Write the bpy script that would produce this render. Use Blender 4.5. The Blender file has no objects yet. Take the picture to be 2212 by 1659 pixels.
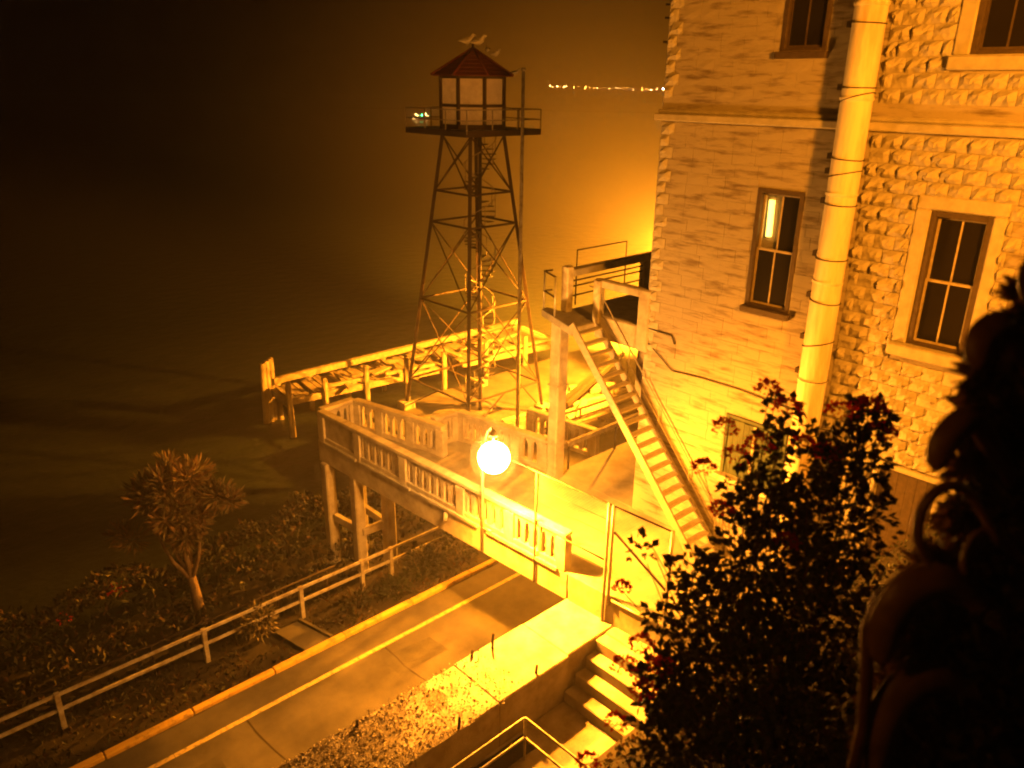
import bpy, bmesh, math, random
from mathutils import Vector, Matrix, noise
R = math.radians
rnd = random.Random(7)
scene = bpy.context.scene
col = scene.collection

# ------------------------------------------------------------------ camera
# world axes: X = along the road (away, right), Y = along the house front and the footbridge (away, left), Z up, road at Z = 0
cam_d = bpy.data.cameras.new('camera'); cam = bpy.data.objects.new('camera', cam_d); col.objects.link(cam)
scene.camera = cam
cam_d.sensor_width = 36; cam_d.lens = 36 * 1697 / 2212
cam_d.clip_start = 0.1; cam_d.clip_end = 6000
_th, _ro = R(20.8), R(0.8)
_fw, _rt, _up = Vector((.6820, .7314, 0)).normalized(), Vector((.7314, -.6820, 0)).normalized(), Vector((0, 0, 1))
_F = math.cos(_th) * _fw - math.sin(_th) * _up; _U = math.sin(_th) * _fw + math.cos(_th) * _up
_Rr = math.cos(_ro) * _rt + math.sin(_ro) * _U; _Ur = -math.sin(_ro) * _rt + math.cos(_ro) * _U
CAM = Vector((-17.12, -12.88, 16.0))
cam.matrix_world = Matrix((( _Rr.x, _Ur.x, -_F.x, CAM.x), (_Rr.y, _Ur.y, -_F.y, CAM.y), (_Rr.z, _Ur.z, -_F.z, CAM.z), (0, 0, 0, 1)))
cam_d.dof.use_dof = True; cam_d.dof.focus_distance = 26; cam_d.dof.aperture_fstop = 1.5

# ------------------------------------------------------------------ night sky
w = bpy.data.worlds.new('World'); scene.world = w; w.use_nodes = True
wn = w.node_tree; bg = wn.nodes['Background']
sky = wn.nodes.new('ShaderNodeTexSky'); sky.sky_type = 'NISHITA'; sky.sun_disc = False
sky.sun_elevation = R(-4); sky.sun_rotation = R(200)
wn.links.new(sky.outputs[0], bg.inputs[0]); bg.inputs[1].default_value = 0.012
scene.view_settings.view_transform = 'Standard'; scene.view_settings.look = 'None'
scene.view_settings.exposure = 0; scene.view_settings.gamma = 1; scene.view_settings.use_curve_mapping = False
scene.render.engine = 'CYCLES'
scene.cycles.use_light_tree = True; scene.cycles.max_bounces = 5; scene.cycles.diffuse_bounces = 3; scene.cycles.volume_bounces = 0
scene.cycles.sample_clamp_indirect = 2
scene.cycles.use_denoising = True
scene.cycles.filter_width = 2.0

SODIUM = (1.0, 0.285, 0.010)
NEAR_W = 140
MAIN_W, SPILL_W, DOCK_W, BANK_W = 13000, 15500, 190000, 18500

# ------------------------------------------------------------------ materials
MATS = {}
def mat(name, base, rough=.8, var=.25, scale=6., bump=0., bscale=30., metal=0., base2=None, stretch=(1, 1, 1), spec=.4, ramp=(.36, .64)):
    m = bpy.data.materials.new(name); m.use_nodes = True; nt = m.node_tree; p = nt.nodes['Principled BSDF']
    p.inputs['Roughness'].default_value = rough; p.inputs['Metallic'].default_value = metal
    p.inputs['Specular IOR Level'].default_value = spec
    tc = nt.nodes.new('ShaderNodeTexCoord'); mp = nt.nodes.new('ShaderNodeMapping'); mp.inputs['Scale'].default_value = stretch
    nt.links.new(tc.outputs['Object'], mp.inputs[0])
    n = nt.nodes.new('ShaderNodeTexNoise'); n.inputs['Scale'].default_value = scale; n.inputs['Detail'].default_value = 7; n.inputs['Roughness'].default_value = .65
    nt.links.new(mp.outputs[0], n.inputs['Vector'])
    cr = nt.nodes.new('ShaderNodeValToRGB'); cr.color_ramp.elements[0].position = ramp[0]; cr.color_ramp.elements[1].position = ramp[1]
    b2 = base2 or tuple(max(0, c * (1 - var)) for c in base)
    cr.color_ramp.elements[0].color = (*b2, 1); cr.color_ramp.elements[1].color = (*base, 1)
    nt.links.new(n.outputs['Fac'], cr.inputs[0]); nt.links.new(cr.outputs[0], p.inputs['Base Color'])
    if bump:
        n2 = nt.nodes.new('ShaderNodeTexNoise'); n2.inputs['Scale'].default_value = bscale; n2.inputs['Detail'].default_value = 6
        nt.links.new(mp.outputs[0], n2.inputs['Vector'])
        b = nt.nodes.new('ShaderNodeBump'); b.inputs['Strength'].default_value = bump; b.inputs['Distance'].default_value = .05
        nt.links.new(n2.outputs['Fac'], b.inputs['Height']); nt.links.new(b.outputs[0], p.inputs['Normal'])
    MATS[name] = m; return m
def emit(name, colr, s, lit=False):
    m = bpy.data.materials.new(name); m.use_nodes = True; nt = m.node_tree; p = nt.nodes['Principled BSDF']
    p.inputs['Base Color'].default_value = (.8, .8, .8, 1); p.inputs['Emission Color'].default_value = (*colr, 1); p.inputs['Emission Strength'].default_value = s
    m.cycles.emission_sampling = 'FRONT' if lit else 'NONE'
    return m
M_conc = mat('weathered_concrete', (.42, .40, .36), .9, .35, 2.5, .35, 25)
M_conc2 = mat('painted_concrete', (.55, .52, .46), .85, .4, 1.6, .25, 30, base2=(.30, .26, .21))
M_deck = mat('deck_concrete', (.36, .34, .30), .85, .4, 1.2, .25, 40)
M_block = mat('rock_face_block', (.50, .47, .41), .92, .3, 3., .55, 14)
M_smooth = mat('worn_block', (.36, .325, .27), .9, .5, 1.0, .4, 18, base2=(.15, .115, .08), stretch=(1, .9, 6.5), ramp=(.34, .50))
M_trim = mat('dressed_trim', (.46, .43, .36), .85, .25, 4, .15, 40)
M_tread = mat('worn_pale_tread', (.62, .58, .5), .6, .3, 6, .1, 40)
M_pipe = mat('cream_painted_pipe', (.78, .74, .62), .55, .12, 2.2, .25, 14, base2=(.52, .42, .28), stretch=(1, 1, .16), ramp=(.36, .58))
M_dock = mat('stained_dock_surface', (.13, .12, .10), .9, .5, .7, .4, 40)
M_gravel = mat('speckled_gravel', (.34, .30, .24), .9, .6, 26, .6, 60)
M_litter = mat('bleached_leaf', (.62, .55, .42), .8, .35, 9, 0)
M_asph = mat('asphalt', (.12, .112, .10), .9, .55, .55, .6, 90)
M_patch = mat('dark_asphalt_patch', (.085, .08, .07), .92, .4, 2.0, .6, 120)
M_yellow = mat('yellow_road_paint', (.62, .42, .07), .75, .5, 5, .3, 50, base2=(.30, .21, .07), ramp=(.34, .50))
M_white = mat('white_paint', (.66, .64, .58), .6, .5, 3, .1, 60, base2=(.30, .25, .18))
M_linep = mat('worn_line_paint', (.52, .42, .17), .75, .5, 7, .2, 60, base2=(.20, .17, .10), ramp=(.36, .50))
M_steel = mat('dark_painted_steel', (.05, .042, .035), .5, .4, 8, .1, 60)
M_rust = mat('rusty_steel', (.045, .027, .017), .75, .5, 12, .3, 60)
M_galv = mat('galvanised_pipe', (.50, .49, .46), .4, .25, 14, .05, 60, metal=.5)
M_grey = mat('grey_steel_paint', (.34, .31, .27), .5, .3, 9, .08, 60)
M_roof = mat('red_roof_shingle', (.22, .055, .03), .85, .4, 12, .4, 40)

M_glass = mat('dark_window_glass', (.012, .010, .008), .12, .2, 2, 0, spec=.5)
M_frame = mat('old_brown_frame', (.075, .052, .035), .7, .4, 10, .3, 60)
M_sash = mat('cream_sash', (.42, .36, .27), .6, .3, 10, .15, 60)
M_wood = mat('weathered_timber', (.46, .40, .31), .85, .45, 5, .5, 40, stretch=(1, 1, 1))
M_pile = mat('pale_pile_timber', (.44, .38, .30), .85, .5, 6, .5, 30, stretch=(1, 1, .25))
M_shut = mat('green_shutter', (.045, .07, .045), .7, .4, 5, .2, 40, stretch=(1, 1, .3))
M_leaf = mat('dark_leaf', (.035, .055, .018), .55, .5, 3, 0)
M_leaf2 = mat('olive_leaf', (.028, .03, .012), .6, .5, 4, 0)
M_leaf3 = mat('bronze_leaf', (.06, .035, .015), .55, .5, 3, 0)
M_dry = mat('dry_leaf', (.075, .045, .02), .8, .5, 4, 0)
M_dry2 = mat('dry_scrub_leaf', (.07, .038, .016), .8, .5, 3, 0)
M_crown = mat('grey_green_crown_leaf', (.20, .165, .075), .6, .5, 4, 0)
M_crown2 = mat('dead_crown_leaf', (.28, .17, .075), .8, .5, 4, 0)
M_red = mat('dark_red_flower', (.55, .03, .012), .7, .5, 6, 0)
M_bark = mat('pale_bark', (.24, .17, .11), .85, .5, 8, .6, 30, stretch=(1, 1, .4))
M_stem = mat('reddish_stem', (.16, .06, .03), .6, .4, 10, .2, 40)
M_soil = mat('dark_soil', (.035, .028, .02), .95, .5, 4, .6, 30)
M_bird = mat('gull_plumage', (.75, .73, .68), .8, .12, 10, 0)
M_gullwing = mat('gull_grey_wing', (.38, .38, .38), .8, .15, 10, 0)
M_cable = mat('black_cable', (.03, .025, .02), .7, .2, 5, 0)
M_lens = emit('lamp_lens', (1., .36, .045), 600, True)
M_lens2 = emit('far_lamp_lens', (1., .42, .05), 60, True)

def see_through(m, amount, colr):
    nt = m.node_tree; o = nt.nodes['Material Output']; p = nt.nodes['Principled BSDF']
    t = nt.nodes.new('ShaderNodeBsdfTranslucent'); t.inputs[0].default_value = (*colr, 1)
    mx = nt.nodes.new('ShaderNodeMixShader'); mx.inputs[0].default_value = amount
    nt.links.new(p.outputs[0], mx.inputs[1]); nt.links.new(t.outputs[0], mx.inputs[2]); nt.links.new(mx.outputs[0], o.inputs[0])
see_through(M_red, .6, (.75, .03, .012)); see_through(M_leaf, .18, (.07, .05, .012)); see_through(M_dry, .25, (.12, .06, .02))
M_streak = emit('pane_streak_glow', (1., .62, .10), 5, True)
def water_mat():
    m = bpy.data.materials.new('bay_water'); m.use_nodes = True; nt = m.node_tree; p = nt.nodes['Principled BSDF']
    p.inputs['Base Color'].default_value = (.013, .019, .013, 1); p.inputs['Roughness'].default_value = .38
    tc = nt.nodes.new('ShaderNodeTexCoord')
    n = nt.nodes.new('ShaderNodeTexNoise'); n.inputs['Scale'].default_value = .9; n.inputs['Detail'].default_value = 5
    b = nt.nodes.new('ShaderNodeBump'); b.inputs['Strength'].default_value = .5; b.inputs['Distance'].default_value = .3
    nt.links.new(tc.outputs['Object'], n.inputs['Vector']); nt.links.new(n.outputs['Fac'], b.inputs['Height']); nt.links.new(b.outputs[0], p.inputs['Normal'])
    return m
M_water = water_mat()
def glass_clear():
    m = bpy.data.materials.new('clear_glass'); m.use_nodes = True; nt = m.node_tree
    for n in list(nt.nodes):
        if n.type == 'BSDF_PRINCIPLED': nt.nodes.remove(n)
    o = nt.nodes['Material Output']; t = nt.nodes.new('ShaderNodeBsdfTransparent'); g = nt.nodes.new('ShaderNodeBsdfGlossy'); g.inputs['Roughness'].default_value = .05
    mx = nt.nodes.new('ShaderNodeMixShader'); mx.inputs[0].default_value = .08
    nt.links.new(t.outputs[0], mx.inputs[1]); nt.links.new(g.outputs[0], mx.inputs[2]); nt.links.new(mx.outputs[0], o.inputs[0]); return m
M_clear = glass_clear()
def flare_mat():
    m = bpy.data.materials.new('flare_shell_film'); m.use_nodes = True; nt = m.node_tree
    for n in list(nt.nodes):
        if n.type == 'BSDF_PRINCIPLED': nt.nodes.remove(n)
    o = nt.nodes['Material Output']; t = nt.nodes.new('ShaderNodeBsdfTransparent'); r = nt.nodes.new('ShaderNodeBsdfTranslucent'); mx = nt.nodes.new('ShaderNodeMixShader'); mx.inputs[0].default_value = .004
    nt.links.new(t.outputs[0], mx.inputs[1]); nt.links.new(r.outputs[0], mx.inputs[2]); nt.links.new(mx.outputs[0], o.inputs[0]); return m
def screen_mat():
    m = bpy.data.materials.new('glow_screen_film'); m.use_nodes = True; nt = m.node_tree
    for n in list(nt.nodes):
        if n.type == 'BSDF_PRINCIPLED': nt.nodes.remove(n)
    o = nt.nodes['Material Output']; t = nt.nodes.new('ShaderNodeBsdfTranslucent'); t.inputs[0].default_value = (.7, .66, .55, 1)
    d = nt.nodes.new('ShaderNodeBsdfDiffuse'); d.inputs[0].default_value = (.5, .46, .38, 1)
    mx = nt.nodes.new('ShaderNodeMixShader'); mx.inputs[0].default_value = .5
    nt.links.new(t.outputs[0], mx.inputs[1]); nt.links.new(d.outputs[0], mx.inputs[2]); nt.links.new(mx.outputs[0], o.inputs[0]); return m
M_screen = screen_mat()
M_pane = mat('dirty_pane_glass', (.66, .60, .44), .3, .3, 2.6, 0, base2=(.34, .27, .16))
see_through(M_pane, .6, (.62, .52, .34))

# ------------------------------------------------------------------ object helpers
LOC = {}
def props(o, label=None, cat=None, group=None, kind=None):
    if label: o['label'] = label
    if cat: o['category'] = cat
    if group: o['group'] = group
    if kind: o['kind'] = kind
    return o
def thing(name, loc, label, cat, group=None):
    o = bpy.data.objects.new(name, None); o.empty_display_size = .2; col.objects.link(o); o.location = loc; LOC[o] = Vector(loc)
    return props(o, label, cat, group)
class MB:
    def __init__(s): s.v = []; s.f = []; s.mi = []; s.cur = 0
    def add(s, vs, fs):
        n = len(s.v); s.v += [tuple(v) for v in vs]; s.f += [tuple(i + n for i in f) for f in fs]; s.mi += [s.cur] * len(fs)
    def box(s, a, b, jit=0):
        (x0, y0, z0), (x1, y1, z1) = a, b
        vs = [(x0, y0, z0), (x1, y0, z0), (x1, y1, z0), (x0, y1, z0), (x0, y0, z1), (x1, y0, z1), (x1, y1, z1), (x0, y1, z1)]
        if jit: vs = [tuple(c + rnd.uniform(-jit, jit) for c in v) for v in vs]
        s.add(vs, [(3, 2, 1, 0), (4, 5, 6, 7), (0, 1, 5, 4), (1, 2, 6, 5), (2, 3, 7, 6), (3, 0, 4, 7)])
    def bar(s, p, q, w, h, up=(0, 0, 1)):      # rectangular bar from p to q
        p, q = Vector(p), Vector(q); d = (q - p).normalized(); u = Vector(up); a = d.cross(u)
        if a.length < 1e-4: a = d.cross(Vector((1, 0, 0)))
        a.normalize(); b = a.cross(d).normalized()
        vs = []
        for c in (p, q):
            for i, j in ((-1, -1), (1, -1), (1, 1), (-1, 1)): vs.append(c + a * (w / 2 * i) + b * (h / 2 * j))
        s.add(vs, [(3, 2, 1, 0), (4, 5, 6, 7), (0, 1, 5, 4), (1, 2, 6, 5), (2, 3, 7, 6), (3, 0, 4, 7)])
    def tube(s, pts, r, n=8, r1=None, caps=True):
        pts = [Vector(p) for p in pts]; m = len(pts); rings = []
        prev = None
        for k, p in enumerate(pts):
            d = (pts[min(k + 1, m - 1)] - pts[max(k - 1, 0)]).normalized()
            if prev is None:
                a = d.cross(Vector((0, 0, 1)))
                if a.length < .1: a = d.cross(Vector((1, 0, 0)))
            else:
                a = prev - d * prev.dot(d)
            a.normalize(); prev = a; b = d.cross(a)
            rr = r[k] if isinstance(r, (list, tuple)) else (r if r1 is None else r + (r1 - r) * k / max(1, m - 1))
            rings.append([p + a * (rr * math.cos(2 * math.pi * i / n)) + b * (rr * math.sin(2 * math.pi * i / n)) for i in range(n)])
        vs = [v for q in rings for v in q]; fs = []
        for k in range(m - 1):
            for i in range(n):
                j = (i + 1) % n; fs.append((k * n + i, k * n + j, (k + 1) * n + j, (k + 1) * n + i))
        if caps: fs.append(tuple(range(n - 1, -1, -1))); fs.append(tuple(range((m - 1) * n, m * n)))
        s.add(vs, fs)
    def prism(s, pts, z0, z1):                 # polygon in XY extruded in Z
        n = len(pts)
        vs = [(x, y, z0) for x, y in pts] + [(x, y, z1) for x, y in pts]
        fs = [tuple(range(n - 1, -1, -1)), tuple(range(n, 2 * n))] + [(i, (i + 1) % n, n + (i + 1) % n, n + i) for i in range(n)]
        s.add(vs, fs)
    def build(s, name, m, parent=None, smooth=False, bevel=0, **pr):
        off = LOC.get(parent, Vector((0, 0, 0))) if parent else Vector((0, 0, 0))
        me = bpy.data.meshes.new(name); me.from_pydata([Vector(v) - off for v in s.v], [], s.f)
        for k in (m if isinstance(m, (list, tuple)) else [m]): me.materials.append(k)
        if isinstance(m, (list, tuple)): me.polygons.foreach_set('material_index', s.mi)
        bm = bmesh.new(); bm.from_mesh(me); bmesh.ops.recalc_face_normals(bm, faces=bm.faces); bm.to_mesh(me); bm.free()
        if smooth:
            for p in me.polygons: p.use_smooth = True
        o = bpy.data.objects.new(name, me); col.objects.link(o); o.parent = parent
        LOC[o] = off if parent else Vector((0, 0, 0))
        if bevel:
            b = o.modifiers.new('bevel', 'BEVEL'); b.width = bevel; b.segments = 1; b.limit_method = 'ANGLE'
        return props(o, **pr)
def dupe(o, parent, loc=None, rot=None, scl=None):
    c = o.copy(); col.objects.link(c); c.parent = parent
    if loc is not None: c.location = loc
    if rot is not None: c.rotation_euler = rot
    if scl is not None: c.scale = scl
    LOC[c] = LOC.get(o, Vector((0, 0, 0))); return c
def one(fn): m = MB(); fn(m); return m
def box(name, a, b, m, parent=None, bevel=0, **pr): q = MB(); q.box(a, b); return q.build(name, m, parent, bevel=bevel, **pr)
def bar(name, p, q_, w_, h_, m, parent=None, bevel=0, **pr): q = MB(); q.bar(p, q_, w_, h_); return q.build(name, m, parent, bevel=bevel, **pr)
def tube(name, pts, r, m, parent=None, n=8, r1=None, **pr): q = MB(); q.tube(pts, r, n, r1); return q.build(name, m, parent, smooth=True, **pr)
def lerp(a, b, t): return tuple(a[i] + (b[i] - a[i]) * t for i in range(len(a)))

# ================================================================== haze, water, land
hz = bpy.data.materials.new('haze'); hz.use_nodes = True
for n in list(hz.node_tree.nodes):
    if n.type == 'BSDF_PRINCIPLED': hz.node_tree.nodes.remove(n)
pv = hz.node_tree.nodes.new('ShaderNodeVolumePrincipled'); pv.inputs['Density'].default_value = .0024; pv.inputs['Anisotropy'].default_value = .55
pv.inputs['Color'].default_value = (.93, .93, .93, 1)
hz.node_tree.links.new(pv.outputs[0], hz.node_tree.nodes['Material Output'].inputs['Volume'])
box('haze', (-900, -900, -9), (1300, 1300, 60), hz, kind='stuff')

q = MB(); q.add([(-1250, -1250, -2.5), (1290, -1250, -2.5), (1290, 1290, -2.5), (-1250, 1290, -2.5)], [(0, 1, 2, 3)])
q.v = [(max(-895, min(1290, x)), max(-895, min(1290, y)), z) for x, y, z in q.v]
q.build('water', M_water, kind='structure')

def grid(name, xs, ys, zf, m, **pr):
    q = MB(); nx, ny = len(xs), len(ys)
    vs = [(x, y, zf(x, y)) for y in ys for x in xs]
    fs = [(j * nx + i, j * nx + i + 1, (j + 1) * nx + i + 1, (j + 1) * nx + i) for j in range(ny - 1) for i in range(nx - 1)]
    q.add(vs, fs); return q.build(name, m, smooth=True, **pr)
def frange(a, b, n): return [a + (b - a) * i / n for i in range(n + 1)]
def slope_z(x, y):
    k = [(5.25, -.03), (5.6, -.12), (7.2, -.5), (9, -.75), (12, -1.3), (15, -3.0), (19, -6.0)]
    for (a, za), (b, zb) in zip(k, k[1:]):
        if y <= b: return za + (zb - za) * max(0, (y - a)) / (b - a) + .10 * noise.noise(Vector((x * .6, y * .6, 2))) * min(1, max(0, y - 5.3))
    return -6
grid('shore_slope', frange(-60, 2.0, 124), frange(5.25, 19, 40), slope_z, M_soil, kind='structure')
def hill_z(x, y):
    t = max(0, -4.6 - y)
    z = 2.2 + t * 1.36 - max(0, t - 8.2) * 1.2 + .22 * noise.noise(Vector((x * .5, y * .5, 5))) * min(1, t)
    z += 2.5 * math.exp(-((x + 10.6) ** 2 / 3 + (y + 11.9) ** 2 / .9))
    return z
grid('hillside', frange(-45, .4, 120), frange(-30, -4.55, 80), hill_z, M_soil, kind='structure')
# road with its yellow kerb line and inner line
q = MB(); q.box((-70, -1.05, -.4), (30, 5.25, 0)); q.build('road', M_asph, kind='structure')
xk = -40.0
while xk < 12:
    L = rnd.uniform(2.2, 2.6)
    box('kerb', (xk + .008, 5.02 + rnd.uniform(-.012, .012), -.1), (xk + L - .008, 5.24 + rnd.uniform(-.012, .012), .13 + rnd.uniform(-.012, .012)), M_yellow, kind='structure', bevel=rnd.choice((.02, .03, .045))); xk += L
# darker repair patches and a worn wheel track on the asphalt
for k, poly in enumerate((((-9.8, .2), (-7.9, .3), (-7.8, 1.5), (-9.7, 1.45)), ((-13.6, 2.2), (-12.2, 2.3), (-12.1, 3.3), (-13.7, 3.2)), ((-7.0, 2.6), (-5.2, 2.55), (-5.3, 3.4), (-6.9, 3.5)), ((-12.0, -.3), (-11.0, -.4), (-10.9, .6), (-12.1, .5)))):
    q = MB(); q.add([(x + rnd.uniform(-.1, .1), y + rnd.uniform(-.08, .08), .0045) for x, y in poly], [(0, 1, 2, 3)]); q.build('road_patch', M_patch, kind='structure')
q = MB()
x = -60
while x < 12:
    L = rnd.uniform(1.8, 3.2); q.add([(x, 3.93, .004), (x + L - .012, 3.93, .004), (x + L - .012, 4.08, .004), (x, 4.08, .004)], [(0, 1, 2, 3)]); x += L
q.build('road_marking', M_linep, kind='structure')
q = MB()
def crack(pts, w_=.022):
    for a, b in zip(pts, pts[1:]):
        d = Vector((b[0] - a[0], b[1] - a[1])); n = Vector((-d.y, d.x)).normalized() * w_
        q.add([(a[0] - n.x, a[1] - n.y, .005), (b[0] - n.x, b[1] - n.y, .005), (b[0] + n.x, b[1] + n.y, .005), (a[0] + n.x, a[1] + n.y, .005)], [(0, 1, 2, 3)])
for x0 in (-11.0, -14.2, -6.6):
    pts = []; x = x0; y = 3.9
    while y > -.9: pts.append((x, y)); y -= rnd.uniform(.3, .6); x += rnd.uniform(-.06, .1)
    crack(pts)
q.build('road_crack', M_cable, kind='structure')
# dock apron by the water
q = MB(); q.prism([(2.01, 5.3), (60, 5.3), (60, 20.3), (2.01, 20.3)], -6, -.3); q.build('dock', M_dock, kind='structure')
q = MB(); q.prism([(9.9, 11.1), (17.5, 10.2), (17.5, 12.9), (11.0, 13.0)], -.29, -.2); q.build('lit_dock_patch', M_deck, kind='structure')  # paler slab stands in for the lamplit part of the dock floor

# ================================================================== retaining wall (walk along its top) and stairs down behind it
t = thing('retaining_wall', (-4, -1.8, 0), 'long concrete retaining wall with brightly lit flat top beside the lower road', 'wall')
x = -3.0; k = 0
while x > -40:
    L = rnd.uniform(2.2, 2.9); a = x - L
    zt = 3.2 + rnd.uniform(-.006, .006); y0 = -2.62 - .014 * (-4 - (x + a) / 2) * 1.0
    box('wall_section', (a + .004, y0 + rnd.uniform(-.02, .02), -.3), (x, -1.04 + rnd.uniform(-.02, .02), zt), M_conc2, t, bevel=.03)
    x = a; k += 1
for px, py, h in ((-6.78, -1.22, .42), (-7.35, -1.12, .18), (-6.6, -2.55, .22), (-9.0, -2.66, .3), (-10.6, -1.2, .2)):
    tube('stub_post', [(px, py, 3.15), (px + .03, py, 3.2 + h)], .035, M_rust, t, 6)
# steps down from the walk, towards the camera
t = thing('concrete_stairs', (-4.9, -4.2, 2.3), 'short flight of bright concrete steps below the chain link fence', 'stairs')
sx = [-3.3, -4.24, -4.62, -5.0, -5.37, -5.75]
sz = [3.18, 3.16, 2.86, 2.56, 2.26]
for i in range(5):
    y1 = -2.64 - .012 * i
    box('step', (sx[i + 1] + .004, -6.4 + .05 * i, 1.3), (sx[i], y1, sz[i] + rnd.uniform(-.004, .004)), M_conc2, t, bevel=.025)
q = MB(); q.prism([(-5.75, -2.7), (-5.75, -5.4), (-7.1, -5.55), (-8.6, -4.6), (-9.4, -5.3), (-40, -5.0), (-40, -2.8)], 1.0, 1.96)
q.build('pavement', M_conc2, kind='structure')
# planting pit of darker soil inside the pipe railing
grid('planting_bed', frange(-16, -7.2, 30), frange(-3.30, -2.80, 4), lambda x, y: 1.99 + .05 * noise.noise(Vector((x * 2, y * 2, 1))), M_soil, kind='structure')
t = thing('pipe_railing', (-7.7, -3.32, 1.96), 'white two rail pipe railing with a square corner below the steps', 'railing')
for zz, nm in ((3.14, 'top_rail'), (2.58, 'middle_rail')):
    tube(nm, [(-16, -3.44, zz), (-7.73, -3.33, zz), (-7.69, -3.37, zz), (-7.64, -9.0, zz)], .03, M_white, t, 8)
for px, py in ((-7.69, -3.34), (-10.1, -3.36), (-12.4, -3.39), (-7.67, -5.6)):
    tube('post', [(px, py, 1.9), (px, py, 3.14)], .028, M_white, t, 8)
tube('cross_rail', [(-9.3, -3.36, 2.58), (-9.25, -4.9, 2.58)], .024, M_white, t, 8)

# ================================================================== footbridge
def bx(y): return -4.06 - .056 * y          # near face of the bridge
B = thing('footbridge', (-4.2, 4, 3.1), 'long concrete footbridge with arched balustrades crossing over the lower road', 'footbridge')
deck_pts = [(bx(-9) + .02, -9), (-.02, -9), (-.02, -.05), (.02, 3.2), (-.05, 3.45), (-.75, 7.4), (-1.72, 7.5), (-2.0, 6.5), (-2.98, 10.9), (bx(10.75) + .02, 10.75)]
q = MB(); q.prism(deck_pts, 3.45, 4.0); q.build('deck', M_deck, B, bevel=.015)
q = MB()
q.prism([(bx(-1.05), -1.05), (bx(10.7), 10.7), (bx(10.7) + .35, 10.7), (bx(-1.05) + .35, -1.05)], 3.15, 3.98); q.build('girder', M_conc2, B, bevel=.02)
q = MB(); q.prism([(bx(-1.1), -1.1), (bx(-1.1) + .4, -1.1), (bx(-9) + .4, -9), (bx(-9), -9)], 3.0, 3.99); q.build('abutment_wall', M_conc2, B, bevel=.02)
q = MB(); q.prism([(-3.3, 10.72), (-3.0, 10.8), (-2.0, 6.5), (-2.3, 6.4)], 3.15, 3.97); q.build('girder', M_conc2, B, bevel=.02)
q = MB(); q.prism([(bx(10.7) + .36, 10.35), (-3.2, 10.55), (-3.2, 10.85), (bx(10.7) + .01, 10.74)], 3.12, 3.96); q.build('girder', M_conc2, B, bevel=.02)
box('deck_walkway', (.0, .05, 3.5), (16, 3.2, 3.996), M_deck, B, bevel=.015)
# mouldings: the dark drip line under the balustrade, in bays between the pilasters
bays = [(10.25, 8.35), (7.95, 5.45), (5.05, 2.35), (1.95, -.72)]
for a, b in bays:
    q = MB(); q.prism([(bx(a) - .07, a), (bx(b) - .07, b), (bx(b) + .02, b), (bx(a) + .02, a)], 3.92, 4.03); q.build('drip_moulding', M_conc, B, bevel=.012)

bal_mesh = None
def baluster_mesh():
    # flat concrete baluster flaring into half arches at the top; width along local X
    w, W, h = .075, .165, .80
    out = [(-w, 0), (w, 0), (w, .50)] + [(W - (W - w) * math.cos(a), .50 + .20 * math.sin(a)) for a in (R(25), R(50), R(75), R(90))] + [(W, h), (-W, h)]
    out += [(-(W - (W - w) * math.cos(a)), .50 + .20 * math.sin(a)) for a in (R(90), R(75), R(50), R(25))] + [(-w, .50)]
    q = MB(); n = len(out)
    vs = [(x, -.06, z) for x, z in out] + [(x, .06, z) for x, z in out]
    q.add(vs, [tuple(range(n - 1, -1, -1)), tuple(range(n, 2 * n))] + [(i, (i + 1) % n, n + (i + 1) % n, n + i) for i in range(n)])
    return q
def balustrade(parent, p, q_, posts, z=4.0, name='balustrade', solid=()):
    """posts: fractions 0..1 where pilasters stand; balusters between; returns the part"""
    global bal_mesh
    p, q_ = Vector((*p, 0)), Vector((*q_, 0)); d = q_ - p; L = d.length; d.normalize(); nrm = Vector((-d.y, d.x, 0))
    m = MB(); m.bar(p + Vector((0, 0, z + 1.07)), q_ + Vector((0, 0, z + 1.07)), .30, .13)
    m.bar(p + Vector((0, 0, z + .985)), q_ + Vector((0, 0, z + .985)), .22, .05)
    par = m.build(name, M_conc2, parent, bevel=.018)
    m = MB(); m.bar(p + Vector((0, 0, z + .08)), q_ + Vector((0, 0, z + .08)), .22, .17); m.build('bottom_rail', M_conc2, par, bevel=.012)
    for f in posts:
        c = p + d * (L * f); m = MB()
        m.bar(c - d * .17 + Vector((0, 0, z + .47)), c + d * .17 + Vector((0, 0, z + .47)), .27, .98); m.build('pilaster', M_conc2, par, bevel=.015)
    ang = math.atan2(d.y, d.x)
    for k, (f0, f1) in enumerate(zip(posts, posts[1:])):
        a, b = L * f0 + .17, L * f1 - .17
        if k in solid:
            m = MB(); m.bar(p + d * a + Vector((0, 0, z + .56)), p + d * b + Vector((0, 0, z + .56)), .12, .80); m.build('solid_panel', M_conc2, par, bevel=.01)
            continue
        n = max(1, round((b - a) / .33)); s = (b - a) / n
        for i in range(n + 1):
            if bal_mesh is None:
                o = baluster_mesh().build('baluster', M_conc2); bal_mesh = o.data; o.parent = par; LOC[o] = LOC[par]
            else:
                o = bpy.data.objects.new('baluster', bal_mesh); col.objects.link(o); o.parent = par; LOC[o] = LOC[par]
            c = p + d * (a + s * i + (0.055 if i == 0 else -.055 if i == n else 0)) + Vector((0, 0, z + .165)); o.location = c - LOC[par]; o.rotation_euler = (0, 0, ang)
            if i in (0, n): o.scale = (.55, 1, 1)
    return par
balustrade(B, (bx(10.6) + .13, 10.6), (bx(-.95) + .13, -.95), [.012, .197, .41, .645, .82, .985], solid=(0,))
balustrade(B, (bx(10.75) + .2, 10.72), (-3.05, 10.82), [.06, .94])
balustrade(B, (-3.02, 10.72), (-2.1, 6.6), [.03, .30, .65, .97])
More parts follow.
